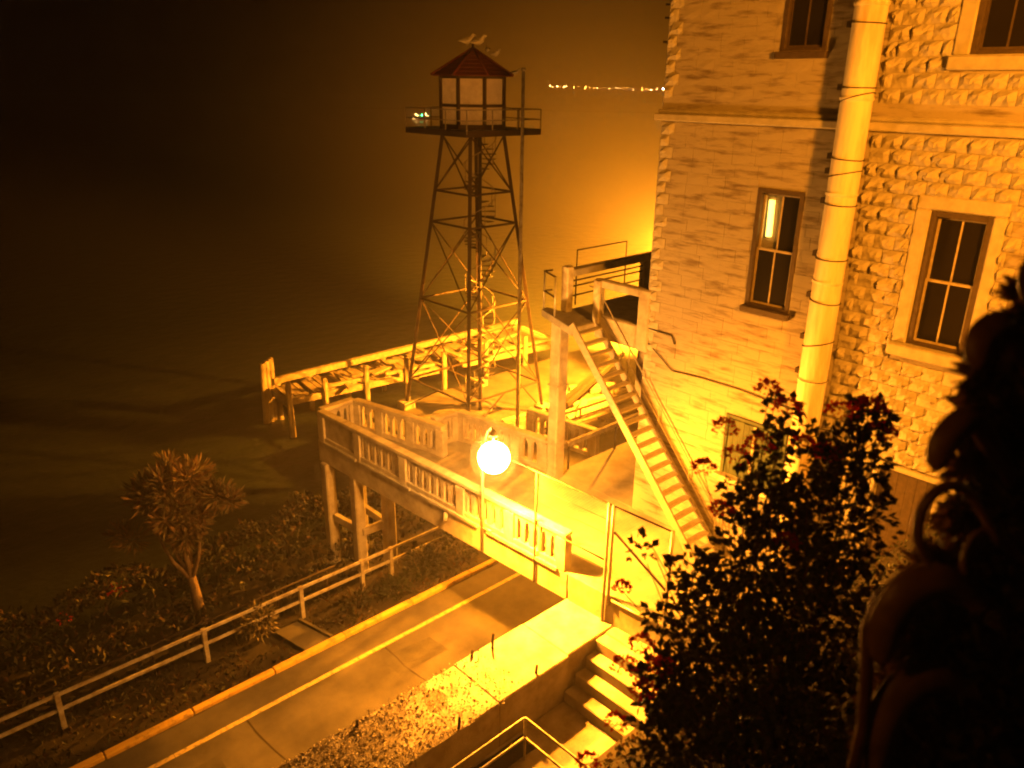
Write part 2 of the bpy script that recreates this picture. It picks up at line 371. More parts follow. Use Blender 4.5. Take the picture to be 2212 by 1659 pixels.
balustrade(B, (-1.95, 7.42), (-.92, 7.42), [.08, .92])
balustrade(B, (-.82, 7.32), (-.16, 3.55), [.03, .35, .68, .97])
balustrade(B, (2.9, 7.6), (3.35, 4.4), [.04, .5, .96], z=3.0)
# piers with a cross tie
for px, py, zb in ((-4.55, 10.35, -1.6), (-4.35, 8.75, -1.6), (-3.35, 8.35, -1.5), (-3.35, 10.25, -1.9)):
    q = MB(); q.tube([(px, py, zb), (px, py, 3.16)], .25, 4); q.v = q.v
    q = MB(); q.box((px - .2, py - .2, zb), (px + .2, py + .2, 3.17)); q.build('pier', M_conc2, B, bevel=.05)
for a, b in (((-4.35, 8.54, 1.0), (-3.35, 8.5, 1.0)), ((-4.52, 10.1, 1.0), (-4.38, 9.0, 1.0)), ((-3.36, 8.6, 1.0), (-3.36, 10.0, 1.0))):
    bar('tie_beam', a, b, .2, .28, M_conc2, B, bevel=.02)
bar('walkway_rail', (.3, 3.1, 4.95), (14, 3.1, 4.95), .12, .14, M_wood, B)
for x in (.4, 2.8, 5.2, 7.6): tube('rail_post', [(x, 3.1, 4.0), (x, 3.1, 4.9)], .04, M_steel, B, 6)
tube('drain_pipe', [(bx(3.7) - .03, 3.72, 3.86), (bx(3.7) - .1, 3.72, 3.62)], .07, M_conc, B, 8)

# ================================================================== chain link fence along the bridge edge
Fn = thing('chain_link_fence', (-4.0, -2.2, 3.2), 'tall chain link fence with galvanised posts along the lit bridge edge', 'fence')
def fx(y): return bx(y) - .05
tube('top_rail', [(fx(1.6), 1.6, 6.62), (fx(.07), .07, 6.6), (fx(-2.36), -2.36, 6.6), (fx(-4.1), -4.1, 6.6)], .024, M_rust, Fn)
tube('middle_rail', [(fx(-.9), -.9, 5.02), (fx(-2.3), -2.3, 5.0)], .022, M_rust, Fn)
tube('bottom_rail', [(fx(-2.5), -2.55, 3.95), (fx(-4.1), -4.05, 3.95)], .035, M_galv, Fn)
tube('post', [(fx(.07), .07, 3.2), (fx(.07), .07, 6.62)], .032, M_rust, Fn)
for dy, zb in ((-2.30, 3.18), (-2.44, 3.75)):
    tube('post', [(fx(dy), dy, zb), (fx(dy), dy, 6.62)], .042, M_galv, Fn)
tube('post', [(fx(-4.1), -4.1, 3.9), (fx(-4.1), -4.1, 6.62)], .045, M_galv, Fn)
def wires(y0, y1, z0, z1):
    q = MB(); s = .085; H = z1 - z0; W = y0 - y1
    for sg in (1, -1):
        c = -H
        while c < W:
            a0, a1 = max(0, c), min(W, c + H)
            if a1 > a0:
                za, zb = (a0 - c), (a1 - c)
                if sg < 0: za, zb = H - za, H - zb
                ya, yb = y0 - a0, y0 - a1
                q.tube([(fx(ya) + .03, ya, z0 + za), (fx(yb) + .03, yb, z0 + zb)], .0022, 3, caps=False)
            c += s
    q.build('wire_mesh', M_galv, Fn, kind='stuff')
wires(0, -2.3, 5.15, 6.55); wires(-2.5, -4.08, 4.0, 6.55)
for zz in (5.75, 6.15): tube('tension_wire', [(fx(.07), .07, zz), (fx(-2.3), -2.3, zz)], .006, M_steel, Fn, 5)
bar('brace', (fx(-2.5), -2.5, 5.9), (fx(-4.05), -4.05, 5.0), .04, .05, M_rust, Fn)

# ================================================================== main lamp on its pole
Lp = thing('lamp_post', (bx(2.1) - .06, 2.1, 3.3), 'thin pole carrying the blazing sodium floodlight above the bridge parapet', 'street lamp')
px, py = bx(2.1) - .06, 2.1
LC = Vector((-4.95, .84, 7.10))
tube('pole', [(px, py, 3.3), (px, py, 6.75)], .042, M_galv, Lp)
tube('arm', [(px, py, 6.5), (px - .12, py - .35, 7.25), (px - .4, py - .85, 7.62), (LC.x, LC.y, LC.z + .42)], .026, M_galv, Lp)
q = MB()
import math as _m
for ring in range(1):
    pts = []
q.tube([LC + Vector((0, 0, .20)), LC + Vector((0, 0, .26)), LC + Vector((0, 0, .36))], [.12, .10, .05], 14)
q.v = [(a, b, c + .30) for a, b, c in q.v]
q.build('housing', M_grey, Lp, smooth=True)
bm = bmesh.new(); bmesh.ops.create_uvsphere(bm, u_segments=16, v_segments=10, radius=.42); me = bpy.data.meshes.new('bulb'); bm.to_mesh(me); bm.free(); me.materials.append(M_lens)  # bulb oversized so that its disc covers the lamp's flare
for p in me.polygons: p.use_smooth = True
o = bpy.data.objects.new('bulb', me); col.objects.link(o); o.parent = Lp; o.location = LC - LOC[Lp] + Vector((0, -.02, -.1))
bm = bmesh.new(); bmesh.ops.create_uvsphere(bm, u_segments=32, v_segments=20, radius=.63); me = bpy.data.meshes.new('flare_shell'); bm.to_mesh(me); bm.free(); me.materials.append(flare_mat())
for p in me.polygons: p.use_smooth = True
o = bpy.data.objects.new('flare_shell', me); col.objects.link(o); o.parent = Lp; o.location = LC - LOC[Lp] + Vector((0, -.02, -.1))  # thin shell added round the bulb to stand in for flare
tube('wall_bracket', [(px, py, 4.06), (px + .05, py - .35, 4.06)], .045, M_galv, Lp)
def light(name, kind, loc, power, parent=None, colr=SODIUM, **k):
    l = bpy.data.lights.new(name, kind); l.energy = power; l.color = colr
    for a, b in k.items(): setattr(l, a, b)
    o = bpy.data.objects.new(name, l); col.objects.link(o)
    if parent: o.parent = parent; o.location = Vector(loc) - LOC[parent]
    else: o.location = loc
    return o
o = light('flood_light', 'SPOT', LC + Vector((.30, -.66, -.35)), MAIN_W, Lp, spot_size=R(152), spot_blend=.8, shadow_soft_size=.08)
o.rotation_euler = Vector((.50, -1, -.50)).to_track_quat('-Z', 'Y').to_euler()
o = light('lamp_spill', 'SPOT', LC + Vector((-.12, .0, -.86)), SPILL_W, Lp, shadow_soft_size=.08, spot_size=R(142), spot_blend=.75)
o.rotation_euler = Vector((-.05, -.30, -1)).to_track_quat('-Z', 'Y').to_euler()

# ================================================================== house with rock-face blocks
H = thing('stone_house', (0, -5, 3.9), 'tall pale house of rock-face blocks with sash windows and a thick drainpipe', 'building')
BX = .0
def wall_core():
    q = MB(); q.box((.62, -24, 0), (13, -.02, 21.5)); q.box((.125, -.5, 0), (.621, -.021, 21.5)); q.box((.125, -24, 0), (.621, -10.5, 21.5)); return q
wall_core().build('wall', M_smooth, H)
# openings: (y_left, y_right, z_bottom, z_top)
WIN = {'low_left': (-2.95, -4.13, 11.02, 13.84), 'low_right': (-6.87, -8.02, 10.98, 13.76), 'up_left': (-3.06, -4.14, 16.78, 19.5),
       'up_right': (-6.98, -8.14, 16.66, 19.4), 'base': (-2.82, -4.58, 6.35, 8.06), 'door': (-6.86, -8.1, 5.5, 8.06)}
SUR = {'low_left': .0, 'low_right': .30, 'up_left': .0, 'up_right': .3, 'base': .0, 'door': .12}
course = .29
def blocked(y0, y1, z0, z1):       # y0 > y1
    out = [(y0, y1)]
    for k, (a, b, zb, zt) in WIN.items():
        s = SUR[k]; a += s; b -= s * .8; zt += s * .9; zb -= (.28 if s else .16)
        if z1 > zb + .02 and z0 < zt - .02:
            new = []
            for (p, q_) in out:
                if q_ >= a or p <= b: new.append((p, q_)); continue
                if p > a: new.append((p, a))
                if q_ < b: new.append((b, q_))
            out = new
    return [(p, q_) for p, q_ in out if p - q_ > .09]
def rough_block(seed, W_, nx, nz, amp, edge=.006, gap=.012):
    """front of a block, facing -X: width along Y (W_ total), height course"""
    r = random.Random(seed); q = MB(); hz_ = course - gap
    vs = []
    for j in range(nz + 1):
        for i in range(nx + 1):
            e = i in (0, nx) or j in (0, nz)
            d = edge if e else amp * r.uniform(.25, 1.0)
            y = -W_ * i / nx + (0 if i in (0, nx) else r.uniform(-.3, .3) * W_ / nx); z = hz_ * j / nz + (0 if j in (0, nz) else r.uniform(-.3, .3) * hz_ / nz)
            vs.append((-.02 - d, y, z))
    n = len(vs); vs += [(.12, 0, 0), (.12, -W_, 0), (.12, -W_, hz_), (.12, 0, hz_)]
    fs = [(j * (nx + 1) + i, j * (nx + 1) + i + 1, (j + 1) * (nx + 1) + i + 1, (j + 1) * (nx + 1) + i) for j in range(nz) for i in range(nx)]
    fs += [tuple(range(nx, -1, -1)) + (n, n + 1), tuple(nz * (nx + 1) + i for i in range(nx + 1)) + (n + 2, n + 3),
           tuple(j * (nx + 1) for j in range(nz + 1)) + (n + 3, n), tuple(j * (nx + 1) + nx for j in range(nz, -1, -1)) + (n + 1, n + 2)]
    q.add(vs, fs); return q
def own(o, p): o.parent = p; LOC[o] = LOC[p]; return o
variants = [own(rough_block(s, .42, 4, 3, .15).build('block', M_block), H) for s in range(10)]
quoins = [own(rough_block(s + 50, .42, 3, 3, .085).build('quoin_block', M_block), H) for s in range(4)]
used = set(); nblk = 0
stuff = MB()
def place(lst, k, y, z, W_, W0):
    global nblk
    o = lst[k]
    if o in used: o = dupe(o, H)
    else: used.add(o)
    o.location = Vector((rnd.uniform(-.012, .004), y, z)) - LOC[H]; o.scale = (1, W_ / W0, 1)
    nblk += 1
for row in range(64):
    z = 3.0 + row * course
    if z > 20.5: break
    band = z + course > 15.2 and z < 15.52
    # right of the pipe: rock-face pieces
    if not band:
        off = .21 if row % 2 else 0
        y = -5.42 + off
        while y > -10.2:
            y2 = y - .42; a = min(y, -5.42)
            for p, q_ in blocked(a, max(y2, -10.2), z, z + course):
                W_ = p - q_ - .012
                vis = z > 7.6 and z < 18.1 and q_ > -8.75
                if vis and nblk < 262: place(variants, rnd.randrange(10), p, z, W_, .42)
                else:
                    b = rough_block(rnd.randrange(999), W_, 3, 2, .09); b.v = [(vx, vy + p, vz + z) for vx, vy, vz in b.v]; stuff.add(b.v, b.f)
            y = y2
        # quoin column at the far corner of the house
        W_ = .42 if row % 2 else .28
        if 8.0 < z < 18.2: place(quoins, rnd.randrange(4), -.0, z, W_ - .012, .42)
        y = -W_; off = .3 if row % 2 else 0
        first = True
        while y > -4.9:
            L = rnd.choice((.5, .62, .62, .75)); y2 = max(y - L, -5.4)
            for p, q_ in blocked(y, y2, z, z + course):
                b = rough_block(rnd.randrange(999), p - q_ - .006, 2, 2, .018, .0 + rnd.uniform(0, .010), .006); b.v = [(vx, vy + p, vz + z) for vx, vy, vz in b.v]; stuff.add(b.v, b.f)
            y = y2
print('blocks', nblk)
stuff.build('block_course', M_smooth, H, kind='stuff')
# backing wall with the window openings left free
ys = sorted({0.02, -10.5} | {v for k in WIN for v in WIN[k][:2]}, reverse=True); zs = sorted({0, 21.5} | {v for k in WIN for v in WIN[k][2:]})
q = MB()
for ya, yb in zip(ys, ys[1:]):
    run = None
    for za, zb in zip(zs, zs[1:]):
        hole = any(a + .001 >= ya and b - .001 <= yb and z0 - .001 <= za and z1 + .001 >= zb for a, b, z0, z1 in WIN.values())
        if hole:
            if run is not None: q.box((-.012, yb, run), (.12, ya, za)); run = None
        elif run is None: run = za
    if run is not None: q.box((-.012, yb, run), (.12, ya, zs[-1]))
q.build('mortar_backing', M_smooth, H)
# string courses and corner cornice piece
q = MB(); q.box((-.17, -10.4, 15.22), (.12, .17, 15.40)); q.build('string_course', M_trim, H, bevel=.03)
q = MB(); q.box((-.10, -10.4, 15.405), (.12, .1, 15.50)); q.build('string_course', M_trim, H, bevel=.03)
for zz in (17.6, 17.9, 17.05):
    bar('wire_bracket', (.3, -.02, zz), (.3, .38, zz + .03), .04, .05, M_rust, H)
def window(key, style):
    a, b, zb, zt = WIN[key]; s = SUR[key]
    dep = .16
    # casing: the part itself
    q = MB(); fw = .11
    q.box((-.045, a - fw, zb), (.30, a, zt)); q.box((-.045, b, zb), (.30, b + fw, zt)); q.box((-.047, b + fw, zt - fw), (.30, a - fw, zt)); q.box((-.046, b + fw, zb), (.30, a - fw, zb + .07))
    c = q.build('window', M_frame, H, bevel=.01)
    if s:
        for nm, A, Bq in (('surround', (-.085, a, zb - .02), (.10, a + s, zt + .02)), ('surround', (-.085, b - s * .8, zb - .02), (.10, b, zt + .02)), ('lintel', (-.085, b - s * .8, zt + .021), (.10, a + s, zt + s * 1.0))):
            box(nm, A, Bq, M_trim, H, bevel=.03)
        box('sill', (-.24, b - s * .95, zb - .28), (.10, a + s * 1.05, zb - .022), M_trim, H, bevel=.03)
    else:
        box('sill', (-.16, b - .06, zb - .15), (.10, a + .06, zb - .01), M_frame if key != 'base' else M_white, H, bevel=.015)
    a -= fw; b += fw; zb += .07; zt -= fw
    ym = (a + b) / 2; zm = (zb + zt) / 2; fr = .05
    box('room_back', (.55, b - .3, zb - .3), (.58, a + .3, zt + .3), M_cable, c)
    for nm, x0, (z0, z1) in (('upper_sash', .10, (zm - .02, zt)), ('lower_sash', .04, (zb, zm + .03))):
        q = MB(); q.box((x0, a - fr, z0), (x0 + .045, a, z1)); q.box((x0, b, z0), (x0 + .045, b + fr, z1)); q.box((x0 + .001, b + fr, z1 - fr), (x0 + .044, a - fr, z1)); q.box((x0 + .001, b + fr, z0), (x0 + .044, a - fr, z0 + fr))
        q.box((x0 + .002, ym - .018, z0 + fr), (x0 + .043, ym + .018, z1 - fr))
        q.build(nm, M_sash if style != 'dark' else M_frame, c)
        for p0, p1 in ((a - fr, ym + .018), (ym - .018, b + fr)):
            lit = key == 'low_left' and nm == 'upper_sash' and p0 > ym
            box('pane', (x0 + .018, p1 + .001, z0 + fr + .001), (x0 + .026, p0 - .001, z1 - fr - .001), M_clear if lit else M_glass, c)
    return c, a, b, zb, zt, ym, zm
# cut real holes for the rooms behind the panes
for k, (a, b, zb, zt) in WIN.items():
    pass
for k, st in (('low_left', 'cream'), ('low_right', 'cream'), ('up_left', 'dark'), ('up_right', 'dark')):
    r_ = window(k, st)
    if k == 'low_left':
        c, a, b, zb, zt, ym, zm = r_
        box('glow_screen', (.20, ym - .02, zm), (.204, a, zt), M_screen, c)  # screen added to spread the glow behind this pane
        tube('pane_streak', [(.175, a - .19, zm + .30), (.175, a - .19, zm + .42), (.175, a - .17, zm + 1.05), (.175, a - .17, zm + 1.15)], .07, M_streak, H, 12)  # glowing tube added to draw the bright streak in this pane
    if k == 'up_left':
        c, a, b, zb, zt, ym, zm = r_
        for i in range(3):
            box('drape_fold', (.16 + .01 * (i % 2), a - .14 * (i + 1), zb + .1), (.20 + .01 * (i % 2), a - .14 * i - .02, zt), M_frame, c, bevel=.02)
# shuttered opening and door low on the wall
a, b, zb, zt = WIN['base']
q = MB(); q.box((-.05, a - .1, zb), (.2, a, zt)); q.box((-.05, b, zb), (.2, b + .1, zt)); q.box((-.049, b + .1, zt - .1), (.2, a - .1, zt)); c = q.build('window', M_shut, H, bevel=.01)
ym = (a + b) / 2
for p0, p1, ang in ((a - .12, ym + .03, 0), (ym - .03, b + .12, 0)):
    n = 5; wv = (p0 - p1) / n
    for i in range(n): box('shutter_board', (-.02 + rnd.uniform(-.01, .01), p0 - wv * (i + 1) + .006, zb + .02), (.05, p0 - wv * i, zt - .12 - rnd.uniform(0, .03)), M_shut, c)
box('meeting_post', (-.07, ym - .035, zb), (.05, ym + .035, zt - .12), M_sash, c)
box('sill', (-.22, b - .12, zb - .16), (.10, a + .12, zb - .01), M_white, H, bevel=.02)
a, b, zb, zt = WIN['door']
q = MB(); q.box((-.11, a, zb), (.1, a + .12, zt)); q.box((-.11, b - .12, zb), (.1, b, zt)); q.box((-.112, b - .12, zt + .001), (.1, a + .12, zt + .13)); q.build('door_frame', M_trim, H, bevel=.02)
n = 6
q = MB(); q.box((.02, b, zb), (.06, a, zt)); c = q.build('door', M_frame, H)
for i in range(n): box('door_board', (-.01 + rnd.uniform(-.006, .006), a - (a - b) * (i + 1) / n + .006, zb + .02), (.02, a - (a - b) * i / n, zt - .02), M_frame, c)
# thick drainpipe with joints, straps and wire ties
PX, PY, PR = -.36, -5.12, .315
q = MB()
zz = 4.2; k = 0
while zz < 21:
    z2 = zz + rnd.choice((1.2, 1.75, 1.9, 2.3)); q.tube([(PX, PY, zz), (PX, PY, z2 - .05)], PR, 24, caps=False); q.tube([(PX, PY, z2 - .05), (PX, PY, z2 - .03), (PX, PY, z2 + .02)], [PR + .0, PR + .022, PR + .022], 24, caps=False); zz = z2
dp = q.build('drainpipe', M_pipe, H, smooth=True)
def strap(z, tilt=0, thick=.02, m=M_cable):
    pts = [(PX + (PR + .016) * math.cos(t), PY + (PR + .016) * math.sin(t), z + tilt * math.sin(t)) for t in frange(R(95), R(300), 18)]
    tube('strap', pts, thick, m, dp, 5)
for z, tl in ((17.25, .02), (16.05, .0), (15.86, -.10), (14.66, .02), (14.35, -.08), (13.72, .01), (12.55, 0), (11.6, .03), (10.6, -.10), (9.75, 0), (8.35, -.07)):
    strap(z, tl, .013)
    if rnd.random() < .8:
        q = MB(); q.box((-.16, PY + PR + .12, z - .05), (-.02, PY + PR + .24, z + .07)); q.tube([(PX + .1, PY + PR + .02, z + tl), (-.10, PY + PR + .18, z + .02)], .018, 5); q.build('strap_bracket', M_rust, dp)
tube('cable', [(-.06, -.15, 9.32), (-.07, -.45, 9.13), (-.07, -1.02, 8.74), (-.07, -2.0, 8.80), (-.07, -3.12, 8.81), (-.07, -4.3, 8.73), (-.06, -4.9, 8.72), (-.7, -5.12, 8.66), (-.07, -5.6, 8.5), (-.07, -6.5, 8.28), (-.07, -9, 7.9)], .016, M_cable, H, 6)
tube('cable', [(-.05, -.02, 9.75), (-.06, -.9, 9.72), (-.06, -1.02, 9.5)], .022, M_cable, H, 6)

# louvred panel lit by the dock lamp, on the far side wall by the corner
t = thing('louvre_panel', (.5, .12, 7.6), 'bright slatted louvre panel fixed round the far corner of the house', 'louvre')
box('frame', (.32, .03, 7.3), (.36, .5, 9.1), M_wood, t)
for i in range(9): bar('slat', (.40, .05, 7.55 + .17 * i), (.40, .48, 7.55 + .17 * i), .10, .05 + .09 * (i in (0, 1, 7)), M_white, t)

# ================================================================== upper walkway at the house corner and steel stairs
U = thing('upper_walkway', (1, 1.8, 9.4), 'raised concrete walkway with a framed opening at the corner of the house', 'walkway')
box('floor_slab', (-.02, .05, 9.2), (12, 3.3, 9.5), M_conc, U, bevel=.02)
q = MB(); q.prism([(-.03, 1.76), (-.03, 3.9), (-.30, 3.86), (-1.14, 1.80)], 9.28, 9.52); q.build('landing', M_conc, U, bevel=.02)
q = MB()   # end panel with a framed opening, built as a frame of four pieces
q.box((-.10, .26, 10.56), (.14, 1.92, 10.80)); q.box((-.10, -.12, 9.02), (.14, .30, 10.802)); q.box((-.098, .30, 9.04), (.138, 1.85, 9.74)); q.build('end_panel', M_conc2, U, bevel=.04)
box('panel_post', (-.20, 1.62, 9.5), (.05, 1.86, 10.78), M_white, U, bevel=.02)
box('corner_post', (-.02, 3.05, 9.5), (.26, 3.33, 10.92), M_white, U, bevel=.03)
bar('top_beam', (.26, 3.2, 10.70), (12, 3.2, 10.70), .3, .22, M_conc, U, bevel=.02)
for x in (3.9, 4.5, 8.0): box('post', (x - .14, 3.06, 9.5), (x + .14, 3.32, 10.58), M_conc2 if x != 4.5 else M_white, U, bevel=.02)
for zz in (10.42, 10.25, 9.95): tube('pipe_rail', [(.26, 3.2, zz), (12, 3.2, zz)], .025, M_rust, U, 6)
tube('guard_rail', [(.9, 3.55, 9.5), (.9, 3.55, 11.25), (3.3, 3.55, 11.25), (3.3, 3.55, 9.5)], .025, M_rust, U, 6)
for zz in (10.72, 10.1): tube('landing_rail', [(.0, 3.72, zz), (-.28, 3.78, zz), (-.62, 2.98, zz)], .028, M_rust, U, 6)
for x, y in ((-.28, 3.78), (-.62, 2.98)): tube('landing_post', [(x, y, 9.5), (x, y, 10.72)], .026, M_galv, U, 6)
box('column', (-.50, 2.85, 3.4), (-.06, 3.25, 9.28), M_conc2, U, bevel=.04)
for zc in (5.2, 7.2): box('column_band', (-.52, 2.83, zc), (-.04, 3.27, zc + .05), M_conc2, U)
box('column', (7.6, 2.85, 3.9), (8.0, 3.25, 9.2), M_conc2, U, bevel=.04)

S = thing('steel_stair', (-1.0, -1, 4), 'steep open tread steel stair from the raised walkway down to the bridge', 'staircase')
a0, a1 = Vector((-1.10, 1.72, 9.50)), Vector((-1.10, -3.02, 4.02)); wS = .98
bar('stringer', a0 + Vector((0, .12, .12)), a1, .07, .24, M_grey, S, bevel=.01)
bar('stringer', a0 + Vector((wS, .12, .12)), a1 + Vector((wS, 0, 0)), .07, .24, M_grey, S, bevel=.01)
n = 20
tr0 = None
for i in range(n):
    c = a0.lerp(a1, (i + .6) / n)
    p = c + Vector((wS / 2, 0, .06))
    if tr0 is None:
        q = MB(); q.box((p.x - wS / 2 + .04, p.y - .10, p.z - .02), (p.x + wS / 2 - .04, p.y + .10, p.z + .02)); tr0 = q.build('tread', M_tread, S); t0 = p
    else: dupe(tr0, S, p - t0)
d = (a1 - a0).normalized()
tube('handrail', [a0 + Vector((wS, .35, 1.05)), a0 + Vector((wS, .0, 1.0)), a1 + Vector((wS, 0, 1.0)), a1 + Vector((wS, -.2, .6))], .02, M_grey, S)
tube('handrail', [a0 + Vector((wS, 0, .55)), a1 + Vector((wS, 0, .55))], .013, M_grey, S)
for f in (.02, .27, .52, .77, .98):
    c = a0.lerp(a1, f) + Vector((wS, 0, 0)); tube('baluster_post', [c, c + Vector((0, 0, 1.0))], .016, M_grey, S, 6)

# ================================================================== dock watch tower
TC = Vector((8.0, 17.0, -.3))
T = thing('watch_tower', TC, 'tall steel lattice watch tower with a glazed octagonal cabin and hipped roof', 'watchtower')
zt_, zb_ = 13.9, -.3
def leg_at(sx_, sy_, z):
    f = (z - zb_) / (zt_ - zb_); h = 2.6 + (1.02 - 2.6) * f
    return Vector((TC.x + sx_ * h, TC.y + sy_ * h, z))
cs = [(-1, -1), (1, -1), (1, 1), (-1, 1)]
for sx_, sy_ in cs: bar('leg', leg_at(sx_, sy_, zb_), leg_at(sx_, sy_, zt_), .16, .16, M_rust, T); 
for sx_, sy_ in cs:
    p = leg_at(sx_, sy_, zb_); box('footing', (p.x - .35, p.y - .35, -.5), (p.x + .35, p.y + .35, .1), M_conc, T, bevel=.03)
lv = [11.2, 9.7, 5.8, 1.4]
for z in lv:
    for i in range(4): bar('strut', leg_at(*cs[i], z), leg_at(*cs[(i + 1) % 4], z), .085, .085, M_rust, T)
for za, zb2 in ((13.8, 11.2), (9.7, 5.8), (5.8, 1.4)):
    for i in range(4):
        A, Bc = cs[i], cs[(i + 1) % 4]
        bar('brace', leg_at(*A, za), leg_at(*Bc, zb2), .05, .05, M_rust, T); bar('brace', leg_at(*Bc, za - .02), leg_at(*A, zb2 + .02), .045, .045, M_rust, T)
for i in range(4):
    A, Bc = cs[i], cs[(i + 1) % 4]; mid = (leg_at(*A, 1.4) + leg_at(*Bc, 1.4)) / 2
    bar('brace', mid, leg_at(*A, -.2), .06, .06, M_rust, T)
# gallery
g = 2.25
box('gallery_floor', (TC.x - g, TC.y - g, 13.9), (TC.x + g, TC.y + g, 14.1), M_steel, T, bevel=.01)
for i in range(4):
    A, Bc = cs[i], cs[(i + 1) % 4]
    pa, pb = Vector((TC.x + A[0] * g, TC.y + A[1] * g, 13.98)), Vector((TC.x + Bc[0] * g, TC.y + Bc[1] * g, 13.98))
    bar('edge_channel', pa, pb, .07, .26, M_rust, T)
    for hh in (1.0, .55): tube('gallery_rail', [pa + Vector((0, 0, hh)), pb + Vector((0, 0, hh))], .028, M_grey, T, 6)
    for f in (0, .33, .67):
        c = pa.lerp(pb, f); tube('gallery_post', [c, c + Vector((0, 0, 1.0))], .03, M_grey, T, 6)
# octagonal cabin: one face square on to the camera
n0 = math.atan2(-.7314, -.6820)
Rc = 1.55; 
oc = [n0 + R(22.5 + 45 * i) for i in range(8)]
def ocp(r, a, z): return Vector((TC.x + r * math.cos(a), TC.y + r * math.sin(a), z))
cab = MB(); cab.prism([(TC.x + (Rc - .08) * math.cos(a), TC.y + (Rc - .08) * math.sin(a)) for a in oc], 14.1, 14.18); cab = cab.build('cabin_floor', M_steel, T)
for i in range(8):
    a, b = oc[i], oc[(i + 1) % 8]
    bar('corner_post', ocp(Rc, a, 14.1), ocp(Rc, a, 16.4), .13, .13, M_frame, T)
    bar('sill_rail', ocp(Rc, a, 15.12), ocp(Rc, b, 15.12), .10, .12, M_frame, T)
    bar('head_rail', ocp(Rc, a, 16.34), ocp(Rc, b, 16.34), .10, .14, M_frame, T)
    bar('base_rail', ocp(Rc, a, 14.2), ocp(Rc, b, 14.2), .10, .2, M_frame, T)
    q = MB(); q.bar(ocp(Rc - .03, a, 15.73), ocp(Rc - .03, b, 15.73), .02, 1.1); q.build('window_pane', M_pane, T)
    q = MB(); q.bar(ocp(Rc - .03, a, 14.68), ocp(Rc - .03, b, 14.68), .03, .8); q.build('lower_panel', M_pane if i != 1 else M_conc, T)
light('cabin_fill_light', 'POINT', (TC.x, TC.y, 15.75), 170, T, shadow_soft_size=.3, colr=(1, .5, .13))  # light added inside the cabin to make its panes glow
# roof: eight hipped faces with lapped shingle courses
Re, ze, za_ = 2.0, 16.38, 17.55
for i in range(8):
    a, b = oc[i], oc[(i + 1) % 8]; q = MB(); nC = 7
    for k in range(nC):
        f0, f1 = k / nC, min(1, (k + 1.15) / nC)
        r0, r1 = Re * (1 - f0) , max(.02, Re * (1 - f1)); z0, z1 = ze + (za_ - ze) * f0 + .035, ze + (za_ - ze) * f1
        P = [ocp(r0, a, z0), ocp(r0, b, z0), ocp(r1, b, z1), ocp(r1, a, z1)]
        q.add([*P, *[p - Vector((0, 0, .035)) for p in P]], [(0, 1, 2, 3), (7, 6, 5, 4), (0, 4, 5, 1), (1, 5, 6, 2), (2, 6, 7, 3), (3, 7, 4, 0)])
    q.build('roof_face', M_roof, T)
    tube('hip_ridge', [ocp(Re + .02, a, ze + .05), ocp(.05, a, za_ + .03)], .045, M_roof, T, 6)
tube('finial', [(TC.x, TC.y, za_ - .05), (TC.x, TC.y, za_ + .2)], .05, M_rust, T, 6)
# spiral stair inside the legs
SC = Vector((8.22, 16.78, 0)); 
tube('stair_column', [(SC.x, SC.y, -.3), (SC.x, SC.y, 13.95)], .10, M_steel, T, 12)
nt_ = 66; ra = .78
tr0 = None
for i in range(nt_):
    z = .0 + i * .208; a = R(28) * i + R(40)
    if tr0 is None:
        q = MB(); q.add([(SC.x + .12 * math.cos(R(c_)), SC.y + .12 * math.sin(R(c_)), zz) for zz in (0, .04) for c_ in (-14, 14)] + [(SC.x + ra * math.cos(R(c_)), SC.y + ra * math.sin(R(c_)), zz) for zz in (0, .04) for c_ in (-14, 14)],
              [(0, 1, 5, 4), (2, 6, 7, 3), (0, 4, 6, 2), (1, 3, 7, 5), (4, 5, 7, 6), (0, 2, 3, 1)])
        q.v = [(x - SC.x + TC.x, y - SC.y + TC.y, z_ + TC.z) for x, y, z_ in q.v]
        tr0 = q.build('stair_tread', M_steel, T); o = tr0
    else: o = dupe(tr0, T)
    o.location = Vector((SC.x, SC.y, z)) - TC; o.rotation_euler = (0, 0, a)
for hh in (.95,):
    tube('stair_handrail', [(SC.x + ra * math.cos(R(28) * i / 2 + R(40)), SC.y + ra * math.sin(R(28) * i / 2 + R(40)), .0 + i * .104 + hh) for i in range(2 * nt_)], .026, M_grey, T, 6)
q0 = None
for i in range(0, nt_, 2):
    a = R(28) * i + R(40); p = Vector((SC.x + ra * math.cos(a), SC.y + ra * math.sin(a), i * .208))
    if q0 is None: q = MB(); q.tube([p, p + Vector((0, 0, .95))], .02, 5); q0 = q.build('stair_baluster', M_grey, T); p0 = p
    else: dupe(q0, T, p - p0)

# flag pole by the tower
t = thing('flag_pole', (7.75, 13.35, -.3), 'slender bare pole standing just right of the watch tower', 'pole')
tube('pole', [(7.75, 13.35, -.3), (7.75, 13.35, 16.6)], .10, M_white, t, 10, r1=.07)
tube('finial', [(7.75, 13.35, 16.6), (7.75, 13.35, 16.72)], .1, M_galv, t, 8)
q = MB(); q.tube([(7.75, 13.35, -.3), (7.75, 13.35, -.05)], .28, 10); q.build('base', M_conc, t)

